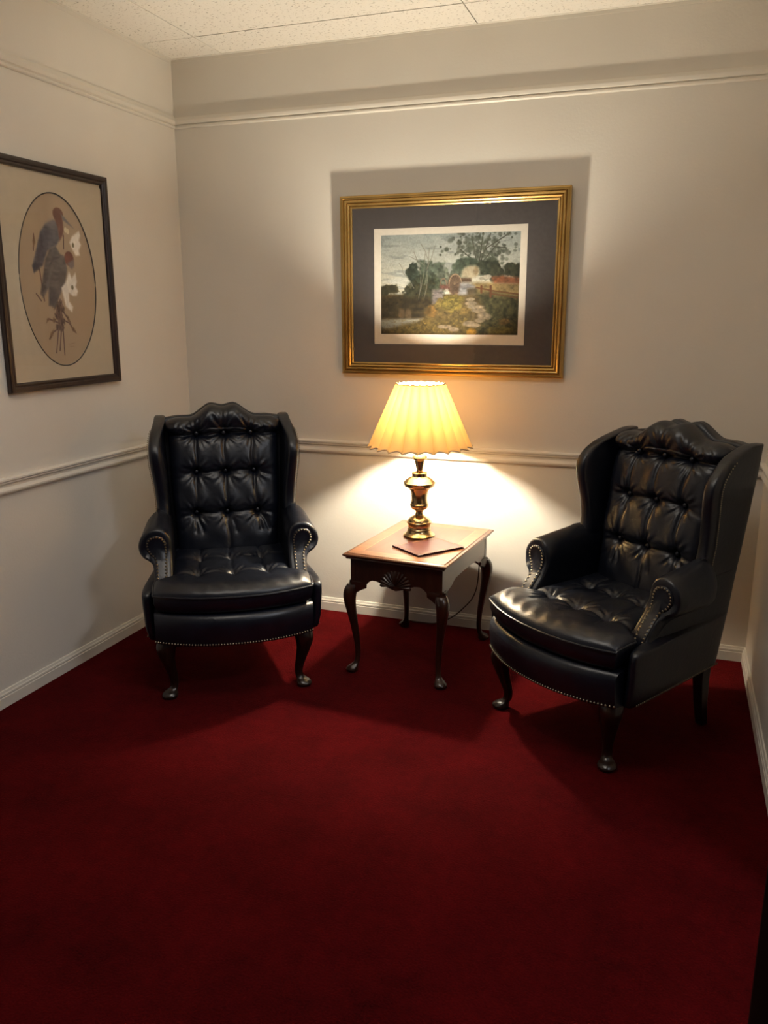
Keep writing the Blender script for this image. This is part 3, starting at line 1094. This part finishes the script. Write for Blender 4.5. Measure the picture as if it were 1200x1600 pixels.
k.loft([[shade_pt(i, v) for i in range(SEG)] for v in [j / 16 for j in range(17)]], False, False)
sh = k.build('lamp_shade', M['shade'], lp, angle=30)
k = MB()
k.tube([shade_pt(i, 0.0, 0.001) for i in range(SEG)], 0.0030, 6, closed=True)
k.build('trim_braid', M['shade_trim'], sh)
k = MB()
k.tube([shade_pt(i, 1.0, 0.001) for i in range(SEG)], 0.0026, 6, closed=True)
k.build('trim_braid', M['shade_trim'], sh)
# cord: over the back of the table and down in a slack loop to the skirting
k = MB()
cpts = [(LX - 0.005, LY + 0.068, TZ + 0.0045), (1.34, -0.20, TZ + 0.0045), (1.305, -0.10, TZ + 0.005), (1.300, -0.066, TZ + 0.005), (1.300, -0.0535, TZ - 0.008), (1.32, -0.050, TZ - 0.05), (1.43, -0.048, TZ - 0.08), (1.54, -0.050, TZ - 0.085), (1.585, -0.054, TZ - 0.13), (1.588, -0.056, 0.32), (1.580, -0.056, 0.23), (1.560, -0.055, 0.172), (1.528, -0.055, 0.128), (1.478, -0.05, 0.075), (1.43, -0.045, 0.04), (1.36, -0.04, 0.010), (1.25, -0.035, 0.005)]
k.tube([tuple(np.array(p) - np.array((LX, LY, TZ))) for p in cr_path(cpts, 8)], 0.0030, 8)
k.v = [(a, b, c_ - 0.0006) for a, b, c_ in k.v]
k.build('cord', M['cord'], lp)

# ------------------------------------------------------------------ burgundy folder on the table
bc = (1.4665, -0.5085)
fo = thing('folder', 'thin burgundy leather folder lying on the end table in front of the lamp', 'folder', (*bc, TZ + 0.0004), math.atan2(0.194, 0.147))
hx, hy = 0.1215, 0.094


def cover(z0, z1, lift, shift):
    k = MB()
    n_ = 12
    rings = []
    for i in range(n_ + 1):
        t = i / n_
        y = -hy + 2 * hy * t
        l_ = lift * (1 - t) ** 1.3
        rings.append([(-hx + shift, y, z0 + l_), (hx + shift, y, z0 + l_), (hx + shift, y, z1 + l_), (-hx + shift, y, z1 + l_)])
    k.loft(rings)
    return k


bevel(cover(0.0, 0.0026, 0, 0).build('back_cover', M['folder'], fo, angle=30), 0.0008)
k = MB(); k.box((-hx + 0.006, -hy + 0.006, 0.0026), (hx - 0.006, hy - 0.003, 0.0046))
k.build('pages', M['folder_edge'], fo, smooth=False)
top = bevel(cover(0.0046, 0.0072, 0.0012, 0.0).build('front_cover', M['folder'], fo, angle=30), 0.0008)
k = MB(); k.box((-hx, hy - 0.001, 0.0), (hx, hy + 0.0015, 0.0068))
k.build('spine', M['folder'], fo, smooth=False)
k = MB()
zt = 0.0088
for a_, b_ in (((-hx + 0.012, -hy + 0.012), (hx - 0.012, -hy + 0.0132)), ((-hx + 0.012, hy - 0.0132), (hx - 0.012, hy - 0.012)), ((-hx + 0.012, -hy + 0.012), (-hx + 0.0132, hy - 0.012)), ((hx - 0.0132, -hy + 0.012), (hx - 0.012, hy - 0.012))):
    def lz(y):
        return 0.0072 + 0.0012 * (1 - (y + hy) / (2 * hy)) ** 1.3
    k.add([(a_[0], a_[1], lz(a_[1])), (b_[0], a_[1], lz(a_[1])), (b_[0], b_[1], lz(b_[1])), (a_[0], b_[1], lz(b_[1])),
           (a_[0], a_[1], lz(a_[1]) + 0.0003), (b_[0], a_[1], lz(a_[1]) + 0.0003), (b_[0], b_[1], lz(b_[1]) + 0.0003), (a_[0], b_[1], lz(b_[1]) + 0.0003)],
          [(0, 3, 2, 1), (4, 5, 6, 7), (0, 1, 5, 4), (1, 2, 6, 5), (2, 3, 7, 6), (3, 0, 4, 7)])
k.build('foil_border', M['foil'], top, smooth=False)


# ------------------------------------------------------------------ print painter
def lin(c):
    c = np.asarray(c, float) / 255.0
    return np.where(c <= 0.04045, c / 12.92, ((c + 0.055) / 1.055) ** 2.4)


def value_noise(h, w, cells, seed, octaves=3):
    r = np.random.default_rng(seed)
    out = np.zeros((h, w)); amp = 1.0; tot = 0
    for o in range(octaves):
        cy, cx = int(cells[0] * 2 ** o) + 2, int(cells[1] * 2 ** o) + 2
        gd = r.random((cy, cx))
        yy = np.linspace(0, cy - 1.001, h); xx = np.linspace(0, cx - 1.001, w)
        y0 = yy.astype(int); x0 = xx.astype(int)
        fy_ = (yy - y0)[:, None]; fx = (xx - x0)[None, :]
        fy_ = fy_ * fy_ * (3 - 2 * fy_); fx = fx * fx * (3 - 2 * fx)
        y1 = np.minimum(y0 + 1, cy - 1); x1 = np.minimum(x0 + 1, cx - 1)
        v = (gd[np.ix_(y0, x0)] * (1 - fy_) + gd[np.ix_(y1, x0)] * fy_) * (1 - fx) + (gd[np.ix_(y0, x1)] * (1 - fy_) + gd[np.ix_(y1, x1)] * fy_) * fx
        out += amp * v; tot += amp; amp *= 0.55
    return out / tot


class Canvas:
    def __init__(s, w, h, aspect):
        s.w, s.h = w, h
        s.u, s.v = np.meshgrid((np.arange(w) + 0.5) / w, (np.arange(h) + 0.5) / h)
        s.asp = aspect
        s.img = np.zeros((h, w, 3))
        s.seed = 1

    def over(s, mask, col, var=0.0, cells=(30, 40)):
        s.seed += 1
        c = np.asarray(col, float)[None, None, :] * np.ones((s.h, s.w, 1))
        if var:
            c = c * (1 + var * (2 * value_noise(s.h, s.w, cells, s.seed) - 1)[..., None] * 1.6)
        m = np.clip(mask, 0, 1)[..., None]
        s.img = s.img * (1 - m) + np.clip(c, 0, 255) * m

    def ell(s, cu, cv, ru, rv, soft=0.15, rag=0.0, cells=(18, 24)):
        s.seed += 1
        d = np.sqrt(((s.u - cu) / ru) ** 2 + ((s.v - cv) / rv) ** 2)
        if rag:
            d = d + rag * (2 * value_noise(s.h, s.w, cells, s.seed + 50, 4) - 1)
        return np.clip((1 - d) / soft + 0.5, 0, 1)

    def poly(s, pts, soft=1.0):
        ins = np.zeros((s.h, s.w), bool)
        dmin = np.full((s.h, s.w), 9.0)
        n_ = len(pts)
        for i in range(n_):
            x0, y0 = pts[i]; x1, y1 = pts[(i + 1) % n_]
            if y0 != y1:
                c = ((s.v > min(y0, y1)) & (s.v <= max(y0, y1)) & (s.u < (x1 - x0) * (s.v - y0) / (y1 - y0) + x0))
                ins ^= c
            ux, uy = (x1 - x0) * s.asp, y1 - y0
            t = np.clip((((s.u - x0) * s.asp) * ux + (s.v - y0) * uy) / (ux * ux + uy * uy + 1e-12), 0, 1)
            dmin = np.minimum(dmin, np.hypot((s.u - x0) * s.asp - t * ux, s.v - y0 - t * uy))
        px = soft / s.h
        return np.clip(np.where(ins, 0.5 + dmin / px / 2, 0.5 - dmin / px / 2), 0, 1)

    def line(s, pts, wid, soft=1.0):
        m = np.zeros((s.h, s.w))
        for (x0, y0), (x1, y1) in zip(pts[:-1], pts[1:]):
            ux, uy = (x1 - x0) * s.asp, y1 - y0
            t = np.clip((((s.u - x0) * s.asp) * ux + (s.v - y0) * uy) / (ux * ux + uy * uy + 1e-12), 0, 1)
            d = np.hypot((s.u - x0) * s.asp - t * ux, s.v - y0 - t * uy)
            m = np.maximum(m, np.clip((wid - d) * s.h / soft + 0.5, 0, 1))
        return m

    def mesh(s, name, to_world, parent):
        """dense grid with the picture as printed ink"""
        w, h = s.w, s.h
        vs = []
        for j in range(h + 1):
            for i in range(w + 1):
                vs.append(to_world(i / w, j / h))
        idx = np.arange((w + 1) * (h + 1)).reshape(h + 1, w + 1)
        fs = np.stack([idx[:-1, :-1], idx[1:, :-1], idx[1:, 1:], idx[:-1, 1:]], -1).reshape(-1, 4)
        me = bpy.data.meshes.new(name)
        me.from_pydata(vs, [], fs.tolist())
        a = me.color_attributes.new('ink', 'FLOAT_COLOR', 'CORNER')
        lc = lin(np.clip(s.img, 0, 255)).reshape(-1, 3)
        col = np.ones((len(fs), 4, 4), np.float32)
        col[:, :, :3] = lc[:, None, :]
        a.data.foreach_set('color', col.reshape(-1))
        me.materials.append(M['print'])
        me.update()
        o = bpy.data.objects.new(name, me)
        C.objects.link(o)
        o.parent = parent
        return o


def frame_mesh(hw_, hh, prof):
    """mitred picture frame in local XZ, facing -Y. prof: (inward distance from outer edge, out from wall)"""
    k = MB()
    rings = []
    for sx, sz in ((-1, -1), (1, -1), (1, 1), (-1, 1)):
        rings.append([(sx * (hw_ - d_), -o_, sz * (hh - d_)) for d_, o_ in prof])
    rings.append(rings[0])
    k.loft(rings, False, False, closed=True)
    return k


def mat_board(hw_, hh, iw0, iw1, ih0, ih1, y, th):
    """flat board with rectangular window"""
    k = MB()
    o_ = [(-hw_, -hh), (hw_, -hh), (hw_, hh), (-hw_, hh)]
    i_ = [(iw0, ih0), (iw1, ih0), (iw1, ih1), (iw0, ih1)]
    k.loft([[(a, y, b) for a, b in o_], [(a, y - th, b) for a, b in o_], [(a, y - th, b) for a, b in i_], [(a, y, b) for a, b in i_], [(a, y, b) for a, b in o_]], False, False)
    return k


# ------------------------------------------------------------------ landscape print in the gilt frame (back wall)
FW, FH = 1.052, 0.806
lf = thing('framed_print', 'landscape print with grey mat and gold frame on the back wall', 'picture', (1.4075, -0.004, 1.635))
lf.rotation_euler = (math.radians(0.6), 0, 0)
prof = [(0.0, 0.0), (0.0, 0.025), (0.003, 0.030), (0.008, 0.032), (0.014, 0.0305), (0.0165, 0.026), (0.0185, 0.0215), (0.0205, 0.0265), (0.025, 0.0285), (0.030, 0.026), (0.0325, 0.019), (0.0345, 0.0225), (0.038, 0.0245), (0.043, 0.021), (0.0455, 0.0145),
        (0.0475, 0.018), (0.051, 0.0185), (0.055, 0.0155), (0.056, 0.011), (0.056, 0.0)]
frame_mesh(FW / 2, FH / 2, prof).build('frame', M['gold'], lf, angle=25)
k = MB(); k.box((-FW / 2 + 0.03, -0.005, -FH / 2 + 0.03), (FW / 2 - 0.03, -0.001, FH / 2 - 0.03))
k.build('backing_board', M['mat_grey'], lf, smooth=False)


def fx(t): return -FW / 2 + FW * t
def fz(t): return FH / 2 - FH * t


px0, px1, pz0, pz1 = fx(0.153), fx(0.829), fz(0.825), fz(0.182)
mat_board(FW / 2 - 0.05, FH / 2 - 0.05, px0, px1, pz0, pz1, -0.0085, 0.003).build('grey_mat', M['mat_grey'], lf, smooth=False)
ix0, ix1, iz0, iz1 = fx(0.184), fx(0.800), fz(0.768), fz(0.218)
mat_board(FW / 2 - 0.06, FH / 2 - 0.06, ix0, ix1, iz0, iz1, -0.0058, 0.002).build('white_mat', M['mat_white'], lf, smooth=False)

cv = Canvas(300, 205, 1.46)
U, V = cv.u, cv.v
t = np.clip(V / 0.6, 0, 1)[..., None]
cv.img = (1 - t) * np.array((196, 208, 206)) + t * np.array((236, 228, 206))
cl = value_noise(205, 300, (14, 8), 3, 4)
cv.over(np.clip((cl - 0.5) * 5, 0, 1) * 0.6, (226, 230, 224))
cv.over(np.clip((value_noise(205, 300, (26, 7), 5, 3) - 0.60) * 9, 0, 1) * 0.60 * (V < 0.6), (160, 168, 166))
# distant bank and field
cv.over(np.clip((V - 0.585) * 60, 0, 1), (96, 80, 48), 0.25)
cv.over(cv.ell(0.07, 0.535, 0.075, 0.045, 0.3, 0.5), (70, 66, 46), 0.3)
cv.over(cv.ell(0.02, 0.56, 0.05, 0.04, 0.3, 0.5), (62, 60, 42), 0.3)
# left trees
for cu, cv_, ru, rv, c in ((0.33, 0.42, 0.10, 0.15, (86, 98, 84)), (0.24, 0.38, 0.045, 0.09, (66, 76, 64)), (0.40, 0.38, 0.08, 0.11, (100, 112, 98)), (0.46, 0.43, 0.06, 0.09, (118, 126, 110)), (0.36, 0.52, 0.12, 0.12, (74, 82, 64)), (0.29, 0.60, 0.13, 0.14, (64, 64, 46))):
    cv.over(cv.ell(cu, cv_, ru, rv, 0.25, 0.55), c, 0.30)
for a_, b_ in (((0.30, 0.55), (0.33, 0.20)), ((0.33, 0.50), (0.36, 0.14)), ((0.30, 0.40), (0.25, 0.18)), ((0.34, 0.35), (0.40, 0.12)), ((0.25, 0.53), (0.17, 0.38)), ((0.17, 0.38), (0.14, 0.28)), ((0.32, 0.30), (0.22, 0.22)), ((0.35, 0.25), (0.30, 0.10)), ((0.32, 0.66), (0.35, 0.40)), ((0.28, 0.66), (0.30, 0.42))):
    cv.over(cv.line([a_, ((a_[0] + b_[0]) / 2 + 0.008, (a_[1] + b_[1]) / 2), b_], 0.0035) * 0.75, (150, 146, 130))
# dark left bank with reflections and pond
cv.over(cv.poly([(0, 0.62), (0.10, 0.60), (0.25, 0.63), (0.36, 0.62), (0.42, 0.72), (0.34, 0.84), (0, 0.84)], 6), (58, 48, 30), 0.35)
for x in (0.16, 0.21):
    cv.over(cv.ell(x, 0.79, 0.022, 0.05, 0.5, 0.3) * 0.6, (122, 98, 72))
cv.over(cv.poly([(0, 0.845), (0.15, 0.84), (0.32, 0.835), (0.27, 0.875), (0.16, 0.905), (0.07, 0.945), (0, 0.955)], 3), (150, 148, 136), 0.12, (40, 6))
# right big tree
r2 = np.random.default_rng(11)
for a_, b_ in (((0.71, 0.36), (0.66, 0.05)), ((0.71, 0.36), (0.74, 0.0)), ((0.71, 0.34), (0.79, 0.02)), ((0.71, 0.33), (0.85, 0.10)), ((0.70, 0.30), (0.58, 0.16)), ((0.76, 0.16), (0.92, 0.02)), ((0.80, 0.14), (0.90, 0.16))):
    cv.over(cv.line([a_, b_], 0.005), (92, 88, 76))
leaf = np.zeros_like(U)
for i in range(230):
    cu = 0.72 + r2.normal(0, 0.10); cv_ = 0.12 + abs(r2.normal(0, 0.09)) * (1 if r2.random() > .35 else -1)
    rr = r2.uniform(0.006, 0.018)
    leaf = np.maximum(leaf, cv.ell(cu, cv_, rr, rr * 1.3, 0.6, 0.4) * r2.uniform(0.55, 0.95))
cv.over(leaf, (98, 104, 90), 0.25)
for cu, cv_, ru, rv, c in ((0.60, 0.36, 0.07, 0.10, (88, 100, 86)), (0.66, 0.33, 0.08, 0.09, (78, 90, 76)), (0.77, 0.34, 0.07, 0.10, (70, 76, 62)), (0.84, 0.40, 0.05, 0.08, (66, 68, 52)), (0.94, 0.36, 0.06, 0.07, (62, 66, 50)), (0.99, 0.40, 0.05, 0.08, (58, 60, 44)), (0.55, 0.42, 0.04, 0.06, (96, 106, 92))):
    cv.over(cv.ell(cu, cv_, ru, rv, 0.25, 0.5), c, 0.3)
# field, road and cart
cv.over(cv.poly([(0.56, 0.50), (0.70, 0.48), (1, 0.49), (1, 0.64), (0.70, 0.60), (0.58, 0.58)], 4), (150, 128, 84), 0.18)
cv.over(cv.poly([(0.80, 0.43), (0.88, 0.42), (1.0, 0.44), (1, 0.50), (0.82, 0.49)], 3), (142, 88, 58), 0.2)
cv.over(cv.poly([(0.585, 0.435), (0.665, 0.43), (0.665, 0.475), (0.59, 0.48)], 2), (98, 76, 58), 0.15)
cv.over(cv.poly([(0.592, 0.43), (0.595, 0.375), (0.615, 0.335), (0.65, 0.318), (0.69, 0.32), (0.715, 0.345), (0.72, 0.40), (0.70, 0.43), (0.665, 0.44)], 3), (206, 194, 164), 0.10)
cv.over(cv.ell(0.695, 0.37, 0.02, 0.045, 0.5, 0.3) * 0.7, (150, 128, 96))
cv.over(cv.ell(0.77, 0.43, 0.028, 0.022, 0.4, 0.4), (196, 188, 172))
cv.over(cv.ell(0.735, 0.445, 0.018, 0.018, 0.4, 0.4), (176, 168, 152))
# bridge arches, wheel
cv.over(cv.ell(0.545, 0.50, 0.050, 0.105, 0.2) * (V < 0.62), (104, 84, 68), 0.25)
for k_ in range(7):
    a = PI * (0.15 + 0.7 * k_ / 6)
    cv.over(cv.line([(0.545, 0.50), (0.545 + 0.047 * math.cos(a), 0.50 - 0.10 * math.sin(a))], 0.003) * 0.6, (150, 128, 104))
ring = np.abs(np.sqrt(((U - 0.55) / 0.045) ** 2 + ((V - 0.50) / 0.10) ** 2) - 1)
cv.over(np.clip((0.10 - ring) * 12, 0, 1) * (V < 0.52), (190, 162, 132))
ring = np.abs(np.sqrt(((U - 0.465) / 0.022) ** 2 + ((V - 0.50) / 0.06) ** 2) - 1)
cv.over(np.clip((0.15 - ring) * 9, 0, 1) * (V < 0.52), (156, 128, 104))
cv.over(cv.poly([(0.44, 0.50), (0.50, 0.505), (0.51, 0.54), (0.44, 0.55)], 3), (132, 86, 74), 0.2)
cv.over(cv.poly([(0.385, 0.55), (0.46, 0.54), (0.47, 0.68), (0.385, 0.69)], 3), (126, 118, 116), 0.25, (60, 30))
cv.over(cv.poly([(0.585, 0.485), (0.64, 0.48), (0.69, 0.515), (0.70, 0.545), (0.64, 0.60), (0.575, 0.60)], 3), (152, 150, 152), 0.22, (60, 30))
cv.over(cv.poly([(0.635, 0.54), (0.70, 0.53), (0.705, 0.60), (0.635, 0.61)], 3), (98, 84, 62), 0.25)
# right slope
cv.over(cv.poly([(0.70, 0.57), (0.80, 0.59), (1.0, 0.63), (1, 1), (0.66, 1), (0.78, 0.80)], 8), (70, 68, 42), 0.45)
for p in (((0.70, 0.53), (0.80, 0.56)), ((0.80, 0.56), (1.0, 0.60)), ((0.80, 0.59), (1.0, 0.635))):
    cv.over(cv.line(p, 0.007), (112, 76, 46))
for x in (0.80, 0.735):
    cv.over(cv.line([(x, 0.52), (x, 0.62 if x > 0.78 else 0.58)], 0.011), (112, 70, 44))
# foreground grass
cv.over(cv.poly([(0, 0.96), (0.07, 0.95), (0.18, 0.905), (0.30, 0.87), (0.36, 0.80), (0.45, 0.76), (0.62, 0.74), (0.66, 0.86), (0.70, 1), (0, 1)], 7), (98, 83, 42), 0.40, (60, 80))
cv.over(cv.poly([(0.33, 0.76), (0.40, 0.70), (0.52, 0.70), (0.60, 0.76), (0.52, 0.84), (0.38, 0.86)], 8), (100, 84, 48), 0.35, (50, 60))
cv.over(cv.ell(0.38, 0.76, 0.045, 0.06, 0.3, 0.5), (112, 86, 44), 0.3)
cv.over(cv.ell(0.46, 0.70, 0.05, 0.06, 0.3, 0.5), (112, 96, 52), 0.3)
cv.over(cv.ell(0.535, 0.68, 0.075, 0.085, 0.3, 0.55), (124, 110, 54), 0.30, (50, 60))
cv.over(cv.ell(0.64, 0.76, 0.04, 0.06, 0.4, 0.5), (116, 96, 52), 0.3)
cv.over(np.clip((value_noise(205, 300, (70, 90), 77, 2) - 0.60) * 8, 0, 1) * (V > 0.84) * 0.5, (118, 98, 48))
# path stones
for cu, cv_, ru, rv in ((0.66, 0.645, 0.035, 0.018), (0.665, 0.685, 0.045, 0.018), (0.69, 0.72, 0.06, 0.02), (0.72, 0.755, 0.055, 0.022), (0.765, 0.81, 0.05, 0.035), (0.73, 0.85, 0.04, 0.025), (0.655, 0.885, 0.045, 0.028), (0.48, 0.915, 0.05, 0.018), (0.545, 0.94, 0.035, 0.022), (0.70, 0.90, 0.03, 0.02)):
    cv.over(cv.ell(cu, cv_, ru, rv, 0.35, 0.35), (150, 134, 110), 0.18)
cv.over(cv.ell(0.675, 0.97, 0.035, 0.035, 0.4, 0.4), (186, 140, 48), 0.25)
cv.over(cv.ell(0.90, 0.86, 0.035, 0.03, 0.5, 0.5) * 0.6, (136, 98, 52), 0.25)
cv.over(cv.ell(0.87, 0.95, 0.08, 0.04, 0.5, 0.6) * 0.7, (128, 114, 58), 0.3)
cv.img *= 0.66
cv.img *= (1 + 0.10 * (2 * value_noise(205, 300, (90, 120), 99, 2) - 1))[..., None]
cv.mesh('landscape_print', lambda u, v: (ix0 - 0.003 + (ix1 - ix0 + 0.006) * u, -0.0054, iz1 + 0.003 - (iz1 - iz0 + 0.006) * v), lf)
k = MB(); k.box((-FW / 2 + 0.052, -0.0148, -FH / 2 + 0.052), (FW / 2 - 0.052, -0.0130, FH / 2 - 0.052))
k.build('glass', M['glass'], lf, smooth=False)

# ------------------------------------------------------------------ bird print in the dark frame (left wall)
GW, GH = 0.668, 0.8685
bf = thing('framed_print', 'tall print of two grey birds in oval mat and dark frame', 'picture', (0.004, -0.919, 1.6488), PI / 2)
prof = [(0.0, 0.0), (0.0, 0.016), (0.003, 0.021), (0.010, 0.023), (0.018, 0.021), (0.023, 0.016), (0.025, 0.017), (0.030, 0.018), (0.034, 0.015), (0.036, 0.010), (0.036, 0.0)]
frame_mesh(GW / 2, GH / 2, prof).build('frame', M['frame_dark'], bf, angle=25)
k = MB(); k.box((-GW / 2 + 0.02, -0.004, -GH / 2 + 0.02), (GW / 2 - 0.02, -0.001, GH / 2 - 0.02))
k.build('backing_board', M['mat_tan'], bf, smooth=False)


def ba(a): return 0.895 * a + 0.105


OCU, OCV, ORU, ORV = ba(0.437), 0.509, 0.895 * 0.3695, 0.389


def bw(u, v): return (-GW / 2 + GW * u, GH / 2 - GH * v)


# oval mat
k = MB()
n_ = 96
outer, inner = [], []
ang = [2 * PI * i / n_ for i in range(n_)]
ox, oz = bw(OCU, OCV)
rx, rz_ = ORU * GW, ORV * GH
hx_, hz_ = GW / 2 - 0.030, GH / 2 - 0.030
for a in ang:
    c, s_ = math.cos(a), math.sin(a)
    tt = min((hx_ - math.copysign(ox, c) * 1.0) / abs(c) if abs(c) > 1e-6 else 9e9, (hz_ - math.copysign(oz, s_)) / abs(s_) if abs(s_) > 1e-6 else 9e9)
    outer.append((ox + tt * c, oz + tt * s_))
    inner.append((ox + rx * c, oz + rz_ * s_))
k.loft([[(a, -0.0045, b) for a, b in outer], [(a, -0.0075, b) for a, b in outer], [(a, -0.0075, b) for a, b in inner], [(ox + (a - ox) * 0.99, -0.0045, oz + (b - oz) * 0.99) for a, b in inner], [(a, -0.0045, b) for a, b in outer]], False, False)
k.build('oval_mat', M['mat_tan'], bf, smooth=False)
k = MB()
k.tube([(a, -0.0072, b) for a, b in inner], 0.0026, 6, closed=True)
k.build('oval_bevel', M['oval_line'], bf)

cv = Canvas(200, 280, (2 * ORU * GW) / (2 * ORV * GH))
u0, v0, uw, vh = OCU - ORU, OCV - ORV, 2 * ORU, 2 * ORV


def B_(l): return [((ba(a) - u0) / uw, (b - v0) / vh) for a, b in l]


cv.img[:] = (176, 156, 132)
cv.over(np.clip(value_noise(280, 200, (5, 4), 21, 3) * 1.6 - 0.4, 0, 1) * 0.35, (160, 138, 114))
for p in ([(0.431, 0.592), (0.40, 0.70), (0.35, 0.836)], [(0.445, 0.60), (0.42, 0.72), (0.386, 0.826)], [(0.431, 0.62), (0.435, 0.72), (0.429, 0.849)], [(0.40, 0.70), (0.30, 0.68)], [(0.42, 0.68), (0.50, 0.70), (0.56, 0.745)], [(0.41, 0.72), (0.34, 0.74), (0.295, 0.771)], [(0.44, 0.64), (0.515, 0.70)], [(0.235, 0.31), (0.22, 0.38)], [(0.26, 0.46), (0.28, 0.60)], [(0.21, 0.57), (0.25, 0.60)], [(0.52, 0.30), (0.51, 0.36)]):
    cv.over(cv.line(B_(p), 0.0045), (112, 88, 84), 0.15)
for a, b, r_ in ((0.42, 0.63, 0.05), (0.40, 0.665, 0.045), (0.43, 0.69, 0.035), (0.41, 0.72, 0.04)):
    q_ = B_([(a, b)])[0]
    cv.over(cv.ell(q_[0], q_[1], r_ * 1.3, r_ * 0.6, 0.4, 0.7, (30, 26)), (104, 84, 76), 0.3)
for p in ([(0.295, 0.775), (0.31, 0.745), (0.345, 0.727), (0.33, 0.757)], [(0.567, 0.750), (0.53, 0.738), (0.511, 0.713), (0.545, 0.722)], [(0.277, 0.70), (0.29, 0.68), (0.32, 0.68), (0.30, 0.69)], [(0.335, 0.69), (0.35, 0.675), (0.375, 0.685), (0.35, 0.70)], [(0.52, 0.708), (0.49, 0.69), (0.475, 0.66), (0.50, 0.672)], [(0.225, 0.37), (0.22, 0.34), (0.24, 0.318), (0.245, 0.345)]):
    cv.over(cv.poly(B_(p), 1.5), (118, 94, 76), 0.2)
cv.over(cv.poly(B_([(0.432, 0.238), (0.351, 0.261), (0.302, 0.294), (0.249, 0.372), (0.197, 0.449), (0.207, 0.476), (0.293, 0.445), (0.35, 0.377), (0.445, 0.347), (0.485, 0.314), (0.475, 0.248)]), 2), (102, 97, 102), 0.14, (60, 14))
cv.over(cv.poly(B_([(0.432, 0.238), (0.40, 0.245), (0.36, 0.262), (0.40, 0.27), (0.46, 0.262)]), 5) * 0.7, (130, 124, 126))
cv.over(cv.poly(B_([(0.30, 0.30), (0.36, 0.28), (0.42, 0.30), (0.36, 0.36), (0.25, 0.46), (0.21, 0.46)]), 3) * 0.5, (84, 80, 88), 0.15)
cv.over(cv.poly(B_([(0.197, 0.449), (0.207, 0.478), (0.26, 0.46), (0.235, 0.43)]), 2) * 0.7, (72, 68, 74))
cv.over(cv.poly(B_([(0.44, 0.225), (0.524, 0.226), (0.524, 0.28), (0.51, 0.302), (0.476, 0.328), (0.47, 0.27), (0.455, 0.245)]), 2), (122, 82, 70), 0.12)
q_ = B_([(0.482, 0.208)])[0]
cv.over(cv.ell(q_[0], q_[1], 0.068, 0.036, 0.2), (116, 78, 66), 0.1)
cv.over(cv.poly(B_([(0.510, 0.205), (0.543, 0.218), (0.630, 0.264), (0.523, 0.232)]), 1.5), (126, 120, 118))
cv.over(cv.poly(B_([(0.432, 0.353), (0.374, 0.366), (0.32, 0.419), (0.292, 0.481), (0.247, 0.569), (0.271, 0.586), (0.329, 0.541), (0.319, 0.619), (0.374, 0.627), (0.422, 0.582), (0.491, 0.522), (0.527, 0.453), (0.515, 0.395), (0.471, 0.387)]), 2), (104, 96, 94), 0.14, (60, 14))
cv.over(cv.poly(B_([(0.41, 0.43), (0.36, 0.46), (0.30, 0.55), (0.27, 0.585), (0.33, 0.54), (0.37, 0.47)]), 3) * 0.6, (128, 122, 118))
cv.over(cv.poly(B_([(0.34, 0.54), (0.40, 0.55), (0.42, 0.58), (0.374, 0.627), (0.319, 0.619)]), 3) * 0.6, (88, 82, 84), 0.15)
cv.over(cv.line(B_([(0.46, 0.40), (0.40, 0.41), (0.36, 0.44)]), 0.005) * 0.6, (80, 74, 74))
q_ = B_([(0.556, 0.404)])[0]
cv.over(cv.ell(q_[0], q_[1], 0.062, 0.043, 0.2), (122, 78, 66), 0.1)
cv.over(cv.poly(B_([(0.535, 0.425), (0.606, 0.405), (0.600, 0.438), (0.575, 0.450), (0.555, 0.443)]), 2), (126, 114, 112))
for p in ([(0.68, 0.271), (0.603, 0.302), (0.574, 0.33), (0.603, 0.365), (0.628, 0.388), (0.671, 0.383), (0.663, 0.362), (0.691, 0.335), (0.672, 0.315), (0.690, 0.292)],
          [(0.543, 0.463), (0.567, 0.494), (0.608, 0.466), (0.616, 0.509), (0.600, 0.53), (0.620, 0.552), (0.600, 0.574), (0.565, 0.575), (0.524, 0.560), (0.520, 0.60), (0.555, 0.625), (0.540, 0.65), (0.483, 0.623), (0.453, 0.539), (0.505, 0.511)]):
    cv.over(cv.poly(B_(p), 2), (232, 226, 216), 0.05)
for p in ((0.608, 0.340), (0.565, 0.535)):
    q_ = B_([p])[0]
    cv.over(cv.ell(q_[0], q_[1], 0.016, 0.014, 0.4), (120, 112, 86))
for p in ((0.545, 0.275), (0.565, 0.28)):
    q_ = B_([p])[0]
    cv.over(cv.ell(q_[0], q_[1], 0.020, 0.016, 0.4), (214, 202, 172))
for p in ([(0.48, 0.80), (0.54, 0.795)], [(0.49, 0.81), (0.53, 0.812)]):
    cv.over(cv.line(B_(p), 0.002) * 0.4, (126, 100, 86))
x0_, z0_ = bw(u0, v0)
cv.mesh('bird_print', lambda u, v: (x0_ + uw * GW * u, -0.0043, z0_ - vh * GH * v), bf)
k = MB(); k.box((-GW / 2 + 0.033, -0.0108, -GH / 2 + 0.033), (GW / 2 - 0.033, -0.0092, GH / 2 - 0.033))
k.build('glass', M['glass'], bf, smooth=False)
